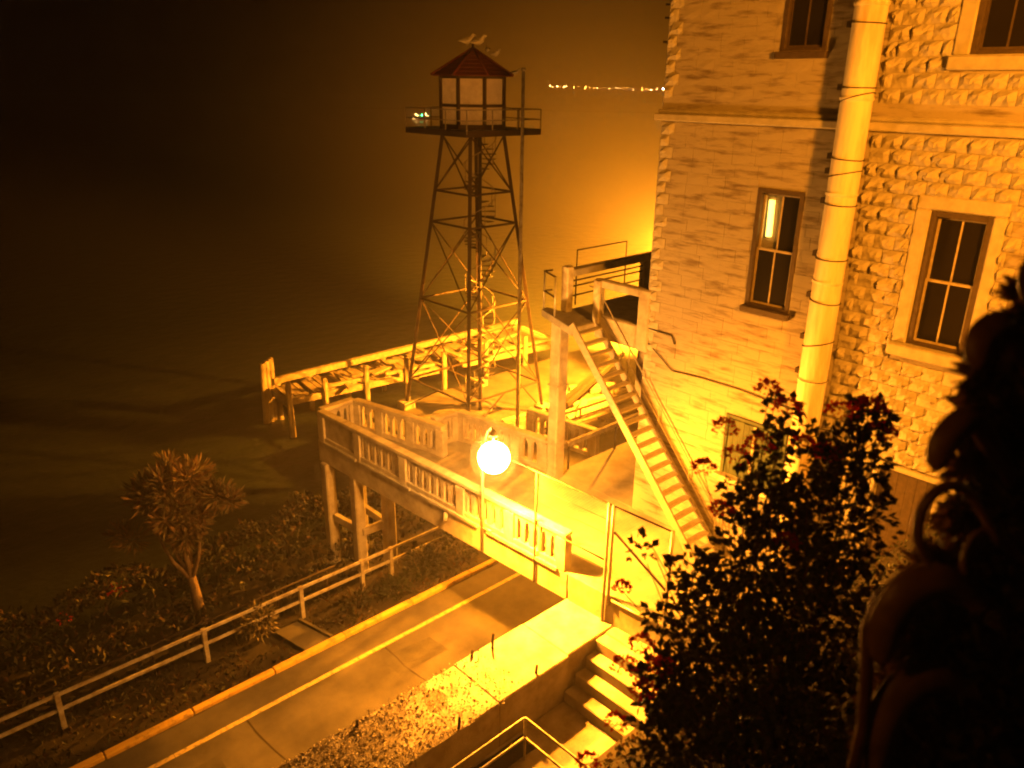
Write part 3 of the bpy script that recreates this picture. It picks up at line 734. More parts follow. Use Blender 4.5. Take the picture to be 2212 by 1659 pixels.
# ================================================================== gulls on the tower
def gull(loc, rot, label, s=1.0, wings=0):
    g_ = thing('gull', loc, label, 'gull', 'gulls perched on the watch tower')
    L = Vector(loc)
    q = MB()
    sp = [(-.30, 0, .16), (-.20, 0, .17), (-.08, 0, .18), (.05, 0, .19), (.13, 0, .24), (.17, 0, .31), (.20, 0, .36), (.235, 0, .385), (.27, 0, .375), (.335, 0, .355)]
    rr = [.02, .07, .11, .12, .10, .07, .062, .066, .045, .008]
    q.tube([Vector(p) for p in sp], rr, 10)
    for sd in (-.035, .035): q.tube([(.0, sd, .12), (.01, sd, 0)], .008, 5); q.tube([(.01, sd, .005), (.06, sd, .004)], .008, 4)
    M_ = Matrix.Translation(L) @ Matrix.Rotation(rot, 4, 'Z') @ Matrix.Scale(s, 4)
    q.v = [M_ @ Vector(v) for v in q.v]; q.build('body', M_bird, g_, smooth=True)
    for sd in (-1, 1):
        q = MB()
        if not wings:
            q.tube([(.08, sd * .075, .22), (-.08, sd * .09, .21), (-.26, sd * .05, .185), (-.38, sd * .02, .17)], [.035, .05, .03, .005], 6)
        else:
            q.add([(.09, sd * .06, .24), (-.10, sd * .06, .23), (-.12, sd * .30, .46), (.10, sd * .30, .50), (-.22, sd * .52, .60)], [(0, 1, 2, 3), (3, 2, 4)])
            q.add([(.09, sd * .06, .225), (-.10, sd * .06, .215), (-.12, sd * .30, .445), (.10, sd * .30, .485), (-.22, sd * .52, .59)], [(3, 2, 1, 0), (4, 2, 3)])
        q.v = [M_ @ Vector(v) for v in q.v]; q.build('wing', M_gullwing if not wings else M_bird, g_, smooth=True)
gull((7.78, 17.16, 17.66), R(-30), 'left of the two gulls standing on the very peak of the tower roof', 1.25)
gull((8.14, 16.78, 17.62), R(-50), 'gull facing right beside the peak of the tower roof', 1.25)
gull((8.42, 16.45, 17.36), R(60), 'gull perched on the right roof slope just under the peak', .9)
gull((8.66, 16.2, 17.18), R(-70), 'lower of two gulls on the right slope of the tower roof', .9)
gull((9.35, 15.55, 16.45), R(-50), 'small gull at the right hand eave of the tower roof', .7)

# ================================================================== derelict wharf
Wd = Vector((18.82, -2.4, 0)).normalized(); Wn = Vector((-Wd.y, Wd.x, 0)) * 1
W0 = Vector((1.07, 24.7, 0)); WL = 19.2
WH = thing('old_wharf', (10, 24, -2.5), 'derelict timber wharf on piles with loose decking boards behind the watch tower', 'wharf')
def wp(s, t, z): return W0 + Wd * s + Wn * t + Vector((0, 0, z))
def ww(s): return 2.6 + 2.2 * s / WL
tube_n = 0
for s in (0.15, 2.2, 4.7, 7.3, 9.9, 13.0, 16.1, 18.9):
    zt2 = .55 + rnd.uniform(-.1, .35)
    tube('pile', [wp(s, -.12, -4), wp(s + rnd.uniform(-.08, .08), -.12, zt2)], .19, M_pile, WH, 10, r1=.165)
    tube('pile', [wp(s + .3, ww(s) + .1, -4), wp(s + .3, ww(s) + .1, .1)], .18, M_pile, WH, 9)
    bar('cap_beam', wp(s, -.1, -.62), wp(s, ww(s), -.62), .3, .32, M_wood, WH)
for dx in (-.5, -.15, .25):
    tube('dolphin_pile', [wp(dx, ww(0) + .2 + dx * .5, -4), wp(dx * .6, ww(0) + .1, 1.25 + dx * .3)], .18, M_pile, WH, 9)
bar('waler', wp(.1, -.02, -.42), wp(9.6, .0, -.44), .16, .36, M_wood, WH); bar('waler', wp(11.3, -.02, -.40), wp(19.3, .0, -.42), .16, .36, M_wood, WH)
bar('waler', wp(2.4, .06, .02), wp(4.4, .06, .02), .2, .18, M_wood, WH); bar('waler', wp(6.0, .05, .03), wp(9.3, .05, -.02), .2, .18, M_wood, WH); bar('waler', wp(13.6, .05, .02), wp(18.8, .05, .03), .2, .2, M_wood, WH)
bar('back_beam', wp(.2, ww(0), -.02), wp(19.2, ww(19.2), .0), .3, .35, M_wood, WH)
s = .1
while s < 19.2:
    w_ = rnd.uniform(.2, .3); zz = -.3 + rnd.uniform(-.03, .05); gap = 10.0 < s < 11.2
    t0_, t1_ = rnd.uniform(.05, .25), ww(s) - rnd.uniform(.15, .6)
    if gap: t0_ = rnd.uniform(1.3, 2.0)
    if rnd.random() < .06: s += w_; continue
    sk = rnd.uniform(-.05, .05)
    q = MB(); q.bar(wp(s + w_ / 2, t0_, zz), wp(s + w_ / 2 + sk, t1_, zz + rnd.uniform(-.04, .04)), w_ - .025, .08); q.build('deck_board', M_wood, WH)
    s += w_
loose = 0
for i in range(18):
    s = rnd.choice((rnd.uniform(2, 18), rnd.uniform(10, 18))); tt = rnd.uniform(.5, ww(s) - .5); L = rnd.uniform(1.0, 2.8); an = rnd.choice((0, rnd.uniform(-.7, .7), R(90) + rnd.uniform(-.3, .3)))
    d_ = Wd * math.cos(an) + Wn * math.sin(an); c = wp(s, tt, -.12 + .02 * i % .2)
    q = MB(); q.bar(c - d_ * L / 2, c + d_ * L / 2 + Vector((0, 0, rnd.uniform(0, .3))), rnd.uniform(.2, .34), rnd.uniform(.06, .2))
    q.build('loose_timber', M_wood, WH)

# timbers lying about the dock between the tower and the house
for i in range(26):
    x = rnd.uniform(9.2, 16.5); y = rnd.uniform(10.2, 15.2)
    L = rnd.uniform(.8, 3.2); an = rnd.gauss(0, .5); d_ = Vector((math.cos(an), math.sin(an), 0)); zz = -.3 + rnd.choice((.1, .12, .3))
    q = MB(); c = Vector((x, y, zz)); q.bar(c - d_ * L / 2, c + d_ * L / 2 + Vector((0, 0, rnd.uniform(0, .12))), rnd.uniform(.18, .4), rnd.uniform(.1, .28))
    q.build('timber', M_wood, label='weathered timber lying on the dock floor beyond the bridge', cat='timber', group='loose timbers scattered over the dock')
t = thing('dock_railing', (12, 12, -.3), 'dark two bar railing crossing the lit dock floor beyond the bridge', 'railing')
for zz in (.55, .1): bar('rail', (8.4, 12.1, zz), (18, 11.6, zz), .09, .09, M_steel, t)
for x in (8.6, 10.9, 13.2, 15.5): bar('post', (x, 12.1 - .05 * (x - 8.4), -.3), (x, 12.1 - .05 * (x - 8.4), .6), .09, .09, M_steel, t)
t = thing('slipway_ramp', (11, 16, -.3), 'lattice of dark sloping gangway beams lying below the tower legs', 'gangway')
for k in range(2): bar('side_beam', (9.8 + k * 1.4, 13.2, .2 + .1 * k), (16.5 + k * .9, 14.6, 1.4), .16, .22, M_steel, t)
for k in range(7): bar('cross_beam', (10.2 + k * .9, 13.25 + .19 * k, .3 + .16 * k), (11.4 + k * .88, 13.5 + .18 * k, .36 + .15 * k), .08, .08, M_steel, t)

# ================================================================== far shore lights and boat
q = MB(); q.tube([(330, 560, -3), (430, 480, -3), (560, 300, -3)], 1.2, 6); q.build('far_shore', M_soil, kind='structure')
M_city = [emit('city_orange', (1, .36, .04), 40), emit('city_white', (1., .85, .95), 60), emit('city_amber', (1, .5, .12), 70)]
def light_dots(pts, name, mats, parent=None, **pr):
    q = MB()
    for (p, r, k) in pts:
        q.cur = k; a = [(1, 0, 0), (-1, 0, 0), (0, 1, 0), (0, -1, 0), (0, 0, 1), (0, 0, -1)]
        q.add([Vector(p) + Vector(v) * r for v in a], [(0, 2, 4), (2, 1, 4), (1, 3, 4), (3, 0, 4), (2, 0, 5), (1, 2, 5), (3, 1, 5), (0, 3, 5)])
    return q.build(name, mats, parent, **pr)
pts = []
for i in range(36):
    f = max(0, min(1, (i + rnd.uniform(-1.2, 1.2)) / 35)); px_ = 1180 + 262 * f
    d = _F * 1697 + _Rr * (px_ - 1106) - _Ur * ((187.5 + 5.0 * f + rnd.uniform(-2.4, 2.4)) - 829.5)
    d *= 560 / math.hypot(d.x, d.y); pts.append((CAM + d, rnd.choice((.2, .24, .28, .34, .4, .62)), rnd.choice((0, 0, 2))))
for px_ in (1432, 1447):
    d = _F * 1697 + _Rr * (px_ - 1106) - _Ur * (192.5 - 829.5); d *= 560 / math.hypot(d.x, d.y); pts.append((CAM + d, .75, 1))
light_dots(pts, 'city_lights', M_city, kind='stuff', label='string of tiny orange and white town lights along the far shore', cat='town lights')
bt = Vector((CAM.x + 451.8 * .6, CAM.y + 607.4 * .6, -2.5)); BS = .6
Bt = thing('boat', bt, 'small lit boat far out on the dark bay, left of the tower cabin', 'boat')
e1, e2, e3 = _rt * BS, _fw * BS, Vector((0, 0, BS))
q = MB(); out = [(-9, 0), (-7, -2), (7, -2), (10.5, 0), (7, 2), (-7, 2)]
q.add([bt + e1 * x + e2 * y + e3 * (-.3) for x, y in [(a * .85, b * .8) for a, b in out]] + [bt + e1 * x + e2 * y + e3 * (1.6) for x, y in out], [tuple(range(5, -1, -1)), tuple(range(6, 12))] + [(i, (i + 1) % 6, 6 + (i + 1) % 6, 6 + i) for i in range(6)])
q.build('hull', M_white, Bt)
q = MB(); q.bar(bt + e1 * -5 + e3 * (2.8), bt + e1 * 3 + e3 * (2.8), 2.6 * BS, 2.2 * BS); q.build('cabin', M_white, Bt)
tube('mast', [bt + e1 * 1 + e3 * 3.8, bt + e1 * 1 + e3 * 8], .08, M_grey, Bt, 6)
Mb = [emit('boat_lamp_warm', (1, .55, .14), 60), emit('boat_lamp_green', (.05, 1, .35), 60)]
for x, z, k, r in ((-6.6, 5.6, 0, .6), (-5.4, 4.4, 0, .5), (-1.2, 4.9, 1, .55), (2.4, 5.6, 0, .6), (4.0, 4.2, 0, .35), (3.4, 1.6, 0, .4), (-9, 1.8, 0, .35), (-6, 1.7, 0, .35)):
    light_dots([(bt + e1 * x - e2 * 1.6 + e3 * (z), r * .75, 0)], 'lantern', Mb[k], Bt)

# ================================================================== hillside railings and plants on the left
def rail_fence(name, y0, xs, zt2, zb2, label, m, r=.035, ground=-.55, post=.09):
    t = thing(name, (xs[0], y0, ground), label, 'railing')
    n = len(xs) - 1
    for i in range(n):
        for z in zt2: bar('rail', (xs[i], y0, z), (xs[i + 1] - .02, y0, z), r, r * 1.5, m, t)
    for x in xs: bar('post', (x, y0, ground - .3), (x, y0, zt2[0] + .06), post, post, m, t)
    return t
rail_fence('wooden_railing', 7.5, [-22.5, -18.6, -14.6, -10.62, -7.42, -5.1, -3.9, -1.2, 1.5], (.6, .12), 0, 'white painted two bar railing running down the roadside verge', M_white, .06, -.5, .13)
t = thing('handrail', (-10, 7.98, -.6), 'thin brown handrail behind the white roadside railing', 'railing')
tube('rail', [(-24, 8.0, .5), (-10.4, 7.95, .55), (-5.9, 7.9, .6)], .03, M_rust, t, 6)
for x in (-20, -16, -12, -8.0, -6.2): tube('post', [(x, 7.97, -1), (x, 7.97, .56)], .025, M_rust, t, 6)
q = MB(); q.add([(-8.55, 7.3, -.44), (-7.75, 7.25, -.43), (-7.65, 5.28, .03), (-8.5, 5.3, .03)], [(0, 1, 2, 3)]); q.v = [(x, y, z + .05) for x, y, z in q.v]
q.add([(x, y, z - .2) for x, y, z in q.v[:4]], [(3, 2, 1, 0)])
q.build('path', M_dock, kind='structure')
bar('path_edge', (-7.68, 7.25, -.36), (-7.6, 5.3, .08), .1, .12, M_dock, kind='structure')

def leaf(q, c, d, up, L, W_):
    d = Vector(d).normalized(); s = d.cross(Vector(up))
    if s.length < 1e-3: s = d.cross(Vector((1, 0, 0)))
    s.normalize(); n = s.cross(d)
    c = Vector(c); m_ = c + d * L * .5
    q.add([c, m_ + s * W_ / 2 - n * W_ * .12, c + d * L, m_ - s * W_ / 2 - n * W_ * .12, m_ + n * W_ * .12], [(0, 1, 4), (1, 2, 4), (4, 2, 3), (0, 4, 3)])
def rv(): 
    while True:
        v = Vector((rnd.uniform(-1, 1), rnd.uniform(-1, 1), rnd.uniform(-1, 1)))
        if .1 < v.length < 1: return v.normalized()
# scrub covering the slope behind the railing, uncountable
q = MB()
for i in range(13000):
    x = rnd.uniform(-26, 1.9); y = 8.4 + 6.2 * rnd.random() ** .8
    hump = .55 + .75 * (noise.noise(Vector((x * .55, y * .55, 9))) + .4); edge = max(0, min(1, (y - 8.2) / 1.4))
    top = slope_z(x, y) + max(.15, hump * 1.1) * edge + max(0, min(1.2, (y - 10.5) * .5))
    if y > 13: top -= (y - 13) * .6
    z = top - abs(rnd.gauss(0, .16)) - (.25 * rnd.random() if rnd.random() < .3 else 0)
    q.cur = 0 if rnd.random() < .72 else 1
    L = rnd.uniform(.14, .3); leaf(q, (x, y, z), rv() + Vector((0, 0, .5)), rv(), L, L * .5)
q.build('scrub', [M_leaf2, M_dry2], kind='stuff', label='dark mass of scrub covering the slope above the water', cat='scrub')
# low weeds on the verge between kerb and railing
q = MB()
for i in range(5200):
    x = rnd.uniform(-22, 1.8); y = rnd.uniform(5.4, 8.3)
    if -8.7 < x < -7.5 and y < 7.4: continue
    if noise.noise(Vector((x * .7, y * .9, 3))) < -.18 + .5 * rnd.random() - .2: continue
    q.cur = 0 if rnd.random() < .65 else 1
    L = rnd.uniform(.08, .24); leaf(q, (x, y, slope_z(x, y) + rnd.uniform(0, .14)), rv() + Vector((0, 0, .8)), rv(), L, L * .35)
q.build('weeds', [M_leaf2, M_dry], kind='stuff', label='low weeds and litter on the verge beside the kerb', cat='weeds')
def bush(name, c, r, n, L, mats, label, seed=0, cat='bush', squash=.8):
    t = thing(name, (c[0], c[1], c[2] - r * squash), label, cat)
    q = MB()
    for i in range(n):
        v = rv(); k = rnd.random() ** .4; p = Vector((c[0] + v.x * r * k, c[1] + v.y * r * k, c[2] + v.z * r * squash * k))
        lump = noise.noise(p * (1.6 / r))
        if lump < -.22: continue
        q.cur = 0 if rnd.random() < .75 else 1
        leaf(q, p, v + rv() * .7, rv(), L * rnd.uniform(.6, 1.3), L * .42)
    q.build('foliage', mats, t)
    for i in range(5):
        a = rnd.uniform(0, 6.28); tube('stem', [(c[0] + .05 * math.cos(a), c[1] + .05 * math.sin(a), c[2] - r * squash - .1), (c[0] + r * .5 * math.cos(a), c[1] + r * .5 * math.sin(a), c[2] + r * .2)], .02, M_bark, t, 5, r1=.008)
    return t
bush('pale_shrub', (-8.95, 7.35, .2), .55, 420, .22, [M_crown, M_leaf2], 'pale leaved shrub growing through the white railing beside the path')
bush('verge_bush', (-3.1, 6.6, .05), .75, 700, .2, [M_leaf2, M_leaf], 'rounded green bush on the verge just under the bridge girder')
bush('verge_bush', (-4.6, 6.3, -.15), .6, 600, .17, [M_leaf2, M_leaf], 'low green bush on the verge between kerb and bridge piers')
bush('verge_bush', (-1.2, 6.9, .05), .8, 700, .2, [M_leaf2, M_leaf], 'dark bush deepest in the shade beneath the bridge')
bush('verge_bush', (-5.9, 6.6, -.1), .5, 450, .17, [M_leaf2, M_dry], 'small tangled bush at the foot of the nearest bridge pier')
bush('flower_clump', (-11.6, 12.6, -.15), .28, 90, .12, [M_red, M_leaf2], 'small clump of red flowers at the crest of the dark slope', cat='flowers')
bush('flower_clump', (-13.3, 12.4, -.35), .2, 50, .12, [M_red, M_leaf2], 'single dim red flower stalk left of the clump on the slope crest', cat='flowers')
# tree with pale forked stems and a ragged rounded crown
tb = Vector((-9.81, 9.91, -1.1))
t = thing('tree', tb, 'small leaning tree with forked pale trunk and ragged rounded crown by the water', 'tree')
tk = [tb, tb + Vector((-.05, .05, 1.0)), tb + Vector((-.12, .12, 2.0))]
tube('trunk', tk, [.21, .17, .14], M_bark, t, 10)
fork = tk[-1]; tips = []
for k, (dx, dy, dz, r_) in enumerate(((-.75, .35, 1.9, .08), (-.1, .1, 2.5, .10), (.45, -.35, 2.2, .08), (-.5, .6, 2.8, .06), (.25, .2, 3.3, .07))):
    p1 = fork + Vector((dx * .55, dy * .55, dz * .32)); p2 = fork + Vector((dx * .8, dy * .8, dz * .66)); p3 = fork + Vector((dx, dy, dz))
    tube('limb', [fork - Vector((0, 0, .1)), p1, p2, p3], [r_, r_ * .85, r_ * .6, r_ * .3], M_bark, t, 7); tips += [p2, p3]
q = MB(); cc = fork + Vector((-.10, .1, 2.75))
clumps = []
for i in range(34):
    v = rv(); k = rnd.uniform(.45, 1.0); clumps.append((cc + Vector((v.x * 1.0 * k, v.y * 1.0 * k, v.z * 1.35 * k)), rnd.uniform(.28, .48)))
clumps += [(cc + Vector((-1.15, 1.0, -1.3)), .34), (cc + Vector((-1.4, 1.25, -1.15)), .22), (cc + Vector((1.0, -.9, .25)), .36), (cc + Vector((1.3, -1.15, .1)), .26)]
for c, r_ in clumps:
    for j in range(210):
        v = rv(); p = c + v * r_ * rnd.random() ** .5
        q.cur = 0 if rnd.random() < .6 else 1
        L = rnd.uniform(.2, .42); leaf(q, p, v + Vector((0, 0, .35)), rv(), L, L * .17)
q.build('crown', [M_crown, M_crown2], t)

# ================================================================== geranium bush standing on the near bank
G0 = Vector((-12.62, -10.75, 11.3))
def gp(px_, py_, s):
    d = _F * 1697 + _Rr * (px_ - 1106) - _Ur * (py_ - 829.5); return CAM + d * (s / d.dot(_fw))
t = thing('flowering_shrub', G0, 'dark leafy shrub with dull red flower heads silhouetted on the near bank', 'shrub')
q = MB(); stems = MB()
heads = [(1565, 925, 4.7), (1590, 985, 4.7), (1700, 880, 4.6), (1820, 890, 4.5), (1735, 960, 4.5), (1880, 880, 4.4), (1345, 1270, 4.6), (1350, 1440, 4.4), (1385, 1390, 4.4), (1330, 1560, 4.3), (1270, 1645, 4.4),
         (1660, 840, 4.8), (1700, 1170, 4.3), (1905, 935, 4.4), (1430, 1440, 4.3), (1520, 1010, 4.7), (1560, 1100, 4.5), (1390, 1490, 4.2), (1640, 960, 4.6), (1790, 980, 4.5)]
blobs = [(1720, 1000, 110, 4.6, 420), (1840, 1000, 80, 4.5, 330), (1800, 1130, 130, 4.5, 700), (1640, 1090, 90, 4.6, 420), (1650, 1230, 150, 4.5, 1000), (1780, 1330, 170, 4.4, 1300), (1560, 1330, 120, 4.5, 800),
         (1600, 1480, 190, 4.3, 1700), (1450, 1480, 90, 4.4, 650), (1500, 1600, 130, 4.3, 900), (1760, 1560, 190, 4.2, 1700), (1690, 880, 40, 4.8, 50), (1880, 900, 45, 4.5, 150), (1440, 1340, 55, 4.5, 90), (1500, 1240, 60, 4.5, 160), (1385, 1190, 40, 4.6, 36), (1400, 1620, 90, 4.3, 160)]
def near_root(): return G0 + Vector((rnd.uniform(-.5, .5), rnd.uniform(-.4, .3), rnd.uniform(-.2, .1)))
for px_, py_, rr_, s, n in blobs:
    c = gp(px_, py_, s); r_ = rr_ / 1697 * s * 1.08
    for j in range(n):
        v = rv(); k = rnd.random() ** .45; p = c + v * r_ * k
        q.cur = 0 if rnd.random() < .8 else 1
        if rnd.random() < .22: continue
        L = rnd.uniform(.04, .095); leaf(q, p, v + rv() * .9, rv(), L, L * .72)
    for j in range(3 + n // 120):
        e = c + rv() * r_ * .8; a = near_root(); m_ = a.lerp(e, .5) + rv() * .08
        stems.tube([a, m_, e], .006, 5, r1=.0035)
q.build('foliage', [M_leaf, M_leaf3], t)
for px_, py_, s in heads:
    c = gp(px_, py_, s); h = MB(); r_ = rnd.uniform(.06, .095)
    for j in range(120):
        v = rv(); v.z = abs(v.z) * .8 - .15; L = rnd.uniform(.02, .035); leaf(h, c + v * r_ * rnd.uniform(.6, 1), v + rv() * .4, rv(), L, L * .8)
    h.build('flower_head', M_red, t)
    a = near_root(); stems.tube([a, a.lerp(c, .55) + rv() * .06, c - Vector((0, 0, .02))], .005, 5, r1=.003)
stems.build('stem', M_stem, t)

# ================================================================== leafy plant close to the camera
A0 = gp(2330, 1500, 2.3)
t = thing('leafy_plant', A0, 'out of focus dark leafy plant with curling strap leaves beside the camera', 'plant')
def strap_leaf(pts, w_, th, m, nm='leaf'):
    # thick channelled leaf along a spine, rounded at the tip
    pts = [Vector(p) for p in pts]; fine = []
    for k in range(len(pts) - 1):        # smooth the spine
        p0, p1, p2, p3 = pts[max(0, k - 1)], pts[k], pts[k + 1], pts[min(len(pts) - 1, k + 2)]
        for u in (0, .25, .5, .75): fine.append(.5 * ((2 * p1) + (p2 - p0) * u + (2 * p0 - 5 * p1 + 4 * p2 - p3) * u * u + (3 * p1 - p0 - 3 * p2 + p3) * u ** 3))
    fine.append(pts[-1]); pts = fine; n = len(pts); q = MB(); vs = []
    for k, p in enumerate(pts):
        d = (pts[min(k + 1, n - 1)] - pts[max(0, k - 1)]).normalized(); f = k / (n - 1)
        wd = w_ * min(1, .55 + f) * math.sqrt(max(.02, 1 - max(0, (f - .72) / .28) ** 2))
        sdir = d.cross(_F); sdir = (sdir.normalized() if sdir.length > .05 else d.cross(_up).normalized()); nn = d.cross(sdir).normalized()
        for sgn, cup in ((-1, .40), (-.5, .10), (0, 0), (.5, .10), (1, .40)): vs.append(p + sdir * (wd / 2 * sgn) - nn * (wd * cup * .5))
        for sgn, cup in ((1, .36), (.5, .0), (0, -.1), (-.5, .0), (-1, .36)): vs.append(p + sdir * (wd / 2 * sgn * .96) - nn * (wd * cup * .5 - th * (1 - abs(sgn) * .7)))
    fs = [(k * 10 + i, k * 10 + (i + 1) % 10, (k + 1) * 10 + (i + 1) % 10, (k + 1) * 10 + i) for k in range(n - 1) for i in range(10)] + [tuple(range(9, -1, -1)), tuple(range((n - 1) * 10, n * 10))]
    q.add(vs, fs); return q.build(nm, m, t, smooth=True)
def pl(seq, s0, s1): return [gp(x, y, s0 + (s1 - s0) * i / (len(seq) - 1)) for i, (x, y) in enumerate(seq)]
M_succ = mat('curled_leaf', (.26, .13, .055), .42, .5, 5, .1, 20)
M_succ2 = mat('near_dark_leaf', (.07, .055, .025), .45, .5, 5, 0)
see_through(M_succ2, .4, (.16, .07, .025))
q = MB()
for px_, py_, rr_, sd, n in ((2240, 650, 45, 2.2, 170), (2210, 740, 50, 2.2, 200), (2150, 810, 62, 2.2, 300), (2125, 885, 50, 2.2, 200), (2160, 960, 80, 2.3, 380), (2230, 880, 90, 2.3, 500), (2095, 1010, 48, 2.2, 180), (2200, 1080, 110, 2.2, 700), (2110, 1120, 75, 2.2, 320),
    (2045, 1235, 65, 2.1, 300), (2130, 1270, 120, 2.1, 800), (2000, 1370, 85, 2.1, 440), (2100, 1450, 150, 2.1, 1100), (1960, 1500, 90, 2.05, 460), (2050, 1610, 150, 2.0, 1100), (1935, 1630, 80, 2.0, 400), (2210, 1400, 180, 2.2, 1200), (2190, 1620, 180, 2.1, 1200)):
    c = gp(px_, py_, sd); r_ = rr_ / 1697 * sd * 1.1
    for j in range(n):
        v = rv(); p = c + v * r_ * rnd.random() ** .42
        if rnd.random() < .45: continue
        q.cur = 0 if rnd.random() < .85 else 1
        L = rnd.uniform(.05, .15); leaf(q, p - v * L * .4, v + rv() * 1.2, rv(), L, L * rnd.uniform(.25, .6))
q.build('foliage', [M_succ2, M_dry], t)
for seq, s0, s1, w_ in (
    ([(2290, 900), (2230, 770), (2180, 710), (2135, 730), (2110, 800)], 2.1, 2.0, .10),
    ([(2290, 800), (2250, 680), (2225, 610), (2240, 540)], 2.2, 2.1, .06),
    ([(2200, 1050), (2130, 930), (2095, 910), (2050, 950), (2020, 1020)], 2.1, 2.0, .09),
    ([(2160, 1180), (2100, 1070), (2050, 1050), (2000, 1090), (1985, 1160), (2010, 1225)], 1.95, 1.9, .035),
    ([(2180, 1360), (2080, 1270), (1990, 1270), (1930, 1340), (1905, 1440)], 2.0, 1.95, .12),
    ([(2160, 1560), (2060, 1480), (1970, 1490), (1915, 1570), (1895, 1680)], 2.0, 1.9, .13),
    ([(2240, 1250), (2160, 1160), (2110, 1170), (2080, 1240)], 2.0, 1.95, .045)):
    strap_leaf(pl(seq, s0, s1), w_, .012, M_succ)
for seq, s0, s1, w_, m in (([(1835, 1700), (1862, 1580), (1872, 1460), (1872, 1360), (1900, 1290), (1960, 1240), (2040, 1215)], 1.9, 2.1, .04, M_stem), ([(2330, 800), (2260, 900), (2240, 1200), (2250, 1700)], 2.4, 2.3, .1, M_stem)):
    tube('stem', pl(seq, s0, s1), w_ / 2, m, t, 8)
# leaf litter and creepers on the bank, behind the two near plants
q = MB()
for i in range(9000):
    x = rnd.uniform(-16.5, -.3); y = rnd.uniform(-14.5, -5.2); z = hill_z(x, y)
    q.cur = 0 if rnd.random() < .75 else 1
    L = rnd.uniform(.05, .13); leaf(q, (x, y, z + rnd.uniform(0, .12)), rv() + Vector((0, 0, .5)), rv(), L, L * .7)
q.build('ground_cover', [M_leaf, M_dry], kind='stuff', label='dark creeping ground cover over the near bank', cat='ground cover')
# gravel and pale leaf litter thickening along the far part of the wall top
grid('gravel_bed', [-45, -30, -20] + frange(-15, -8.6, 30), frange(-2.72, -1.06, 6), lambda x, y: 3.202 + .022 * (noise.noise(Vector((x * 1.3, y * 1.6, 4))) + min(.6, (-9.0 - x) * .30)), M_gravel, kind='structure')
q = MB()
for i in range(9000):
    f = rnd.random(); x = -7.0 - 9.5 * f; y = rnd.uniform(-2.74, -1.04)
    if rnd.random() > .06 + .20 * (-x - 7): continue
    q.cur = rnd.choice((0, 1, 1)); L = rnd.uniform(.03, .08); leaf(q, (x, y, 3.225 + rnd.uniform(0, .03)), rv() * Vector((1, 1, .3)) + Vector((0, 0, .1)), rv(), L, L * .7)
q.build('leaf_litter', [M_wood, M_litter], kind='stuff', label='speckled leaf litter along the far top of the retaining wall', cat='leaf litter')

# ================================================================== lamps outside the frame or hidden by the house
def lamp_post(loc, h, head, label, power, target=None, spot=None, soft=.15):
    t = thing('street_lamp', loc, label, 'street lamp')
    L = Vector(loc); tube('pole', [L, L + Vector((0, 0, h))], .07, M_galv, t, 8, r1=.05)
    hd = Vector(head); tube('arm', [L + Vector((0, 0, h - .1)), hd + Vector((0, 0, .22))], .035, M_galv, t, 6)
    q = MB(); q.tube([hd + Vector((0, 0, .24)), hd + Vector((0, 0, .12)), hd + Vector((0, 0, .06))], [.08, .22, .24], 12); q.build('hood', M_grey, t, smooth=True)
    q = MB(); q.tube([hd + Vector((0, 0, .05)), hd + Vector((0, 0, -.02))], [.18, .08], 12); q.build('lens', M_lens2, t)
    if target is None: light('lamp_light', 'POINT', hd + Vector((0, 0, -.25)), power, t, shadow_soft_size=soft)
    else:
        o = light('lamp_light', 'SPOT', hd + Vector((0, 0, -.25)), power, t, shadow_soft_size=soft, spot_size=R(spot), spot_blend=.4)
        o.rotation_euler = (Vector(target) - hd).to_track_quat('-Z', 'Y').to_euler()
BAY_W = 4000000
lamp_post((15.3, 9.6, -.3), 8.6, (15.0, 9.0, 8.1), 'tall dock lamp standing hidden beyond the house', DOCK_W, (9.5, 22, -.5), 74)
lamp_post((-8.3, -15.4, hill_z(-8.3, -15.4)), 4.0, (-8.0, -14.8, 17.2), 'lamp on the bank lighting the house front', BANK_W, (0, -3.2, 13.0), 72, .45)

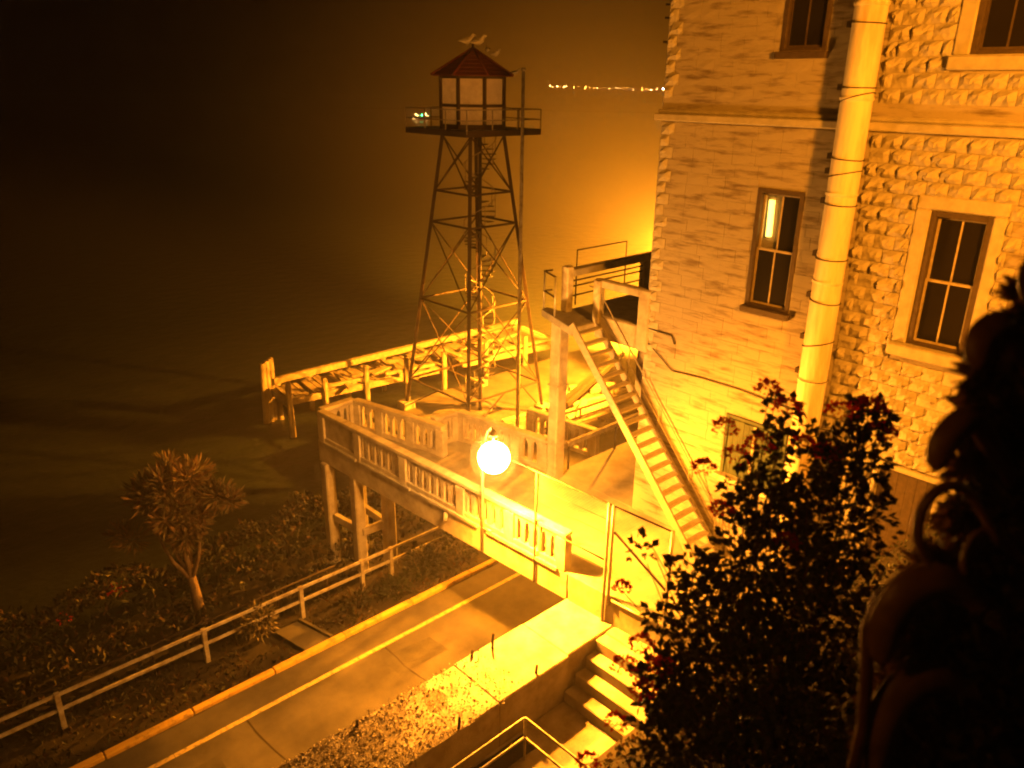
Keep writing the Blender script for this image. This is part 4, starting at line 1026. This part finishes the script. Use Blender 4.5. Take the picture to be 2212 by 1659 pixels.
o = light('lamp_light', 'SPOT', (14.7, 9.0, 7.7), 110000, None, spot_size=R(58), spot_blend=.6, shadow_soft_size=.15)  # added spot without a fixture, brightens the road under the bridge
o.rotation_euler = (Vector((-5, 7.6, -.5)) - Vector((14.7, 9.0, 7.7))).to_track_quat('-Z', 'Y').to_euler()
# added floodlight facing the bay for the fog glow, unseen behind the house
t = thing('added_bay_flood', (15.6, 9.9, -.3), 'added floodlight on a dock mast making the fog glow over the bay', 'floodlight')
tube('mast', [(15.6, 9.9, -.3), (15.6, 9.9, 8.0)], .06, M_galv, t, 8)
q = MB(); q.tube([(15.55, 9.75, 8.1), (15.7, 9.95, 8.08), (15.85, 10.15, 8.06)], [.12, .2, .24], 10); q.build('hood', M_grey, t)
q = MB(); q.tube([(15.855, 10.155, 8.06), (15.87, 10.17, 8.06)], [.2, .1], 10); q.build('lens', M_lens2, t)
o = light('flood_light', 'SPOT', (15.95, 10.25, 8.05), BAY_W, t, spot_size=R(76), spot_blend=1.0, shadow_soft_size=.2)
o.rotation_euler = Vector((.71, .70, -.15)).to_track_quat('-Z', 'Y').to_euler()

# small lamp by the path behind the camera; it just reaches the two near plants
t = thing('path_lamp', (-19.6, -9.6, hill_z(-19.6, -9.6)), 'short lamp post beside the upper path', 'street lamp')
zl = 16.9
tube('pole', [(-19.6, -9.6, hill_z(-19.6, -9.6) - .1), (-19.6, -9.6, zl)], .05, M_galv, t, 8)
q = MB(); q.tube([(-19.6, -9.6, zl + .34), (-19.6, -9.6, zl + .2), (-19.6, -9.6, zl + .16)], [.05, .2, .21], 10); q.build('hood', M_grey, t)
q = MB(); q.tube([(-19.6, -9.6, zl + .15), (-19.6, -9.6, zl + .05)], [.12, .08], 10); q.build('lens', M_lens2, t)
o = light('lamp_light', 'SPOT', (-19.6, -9.6, zl - .02), NEAR_W, t, spot_size=R(64), spot_blend=.8, shadow_soft_size=.1)
o.rotation_euler = (Vector((-13.6, -12.2, 14.3)) - Vector((-19.6, -9.6, zl))).to_track_quat('-Z', 'Y').to_euler()
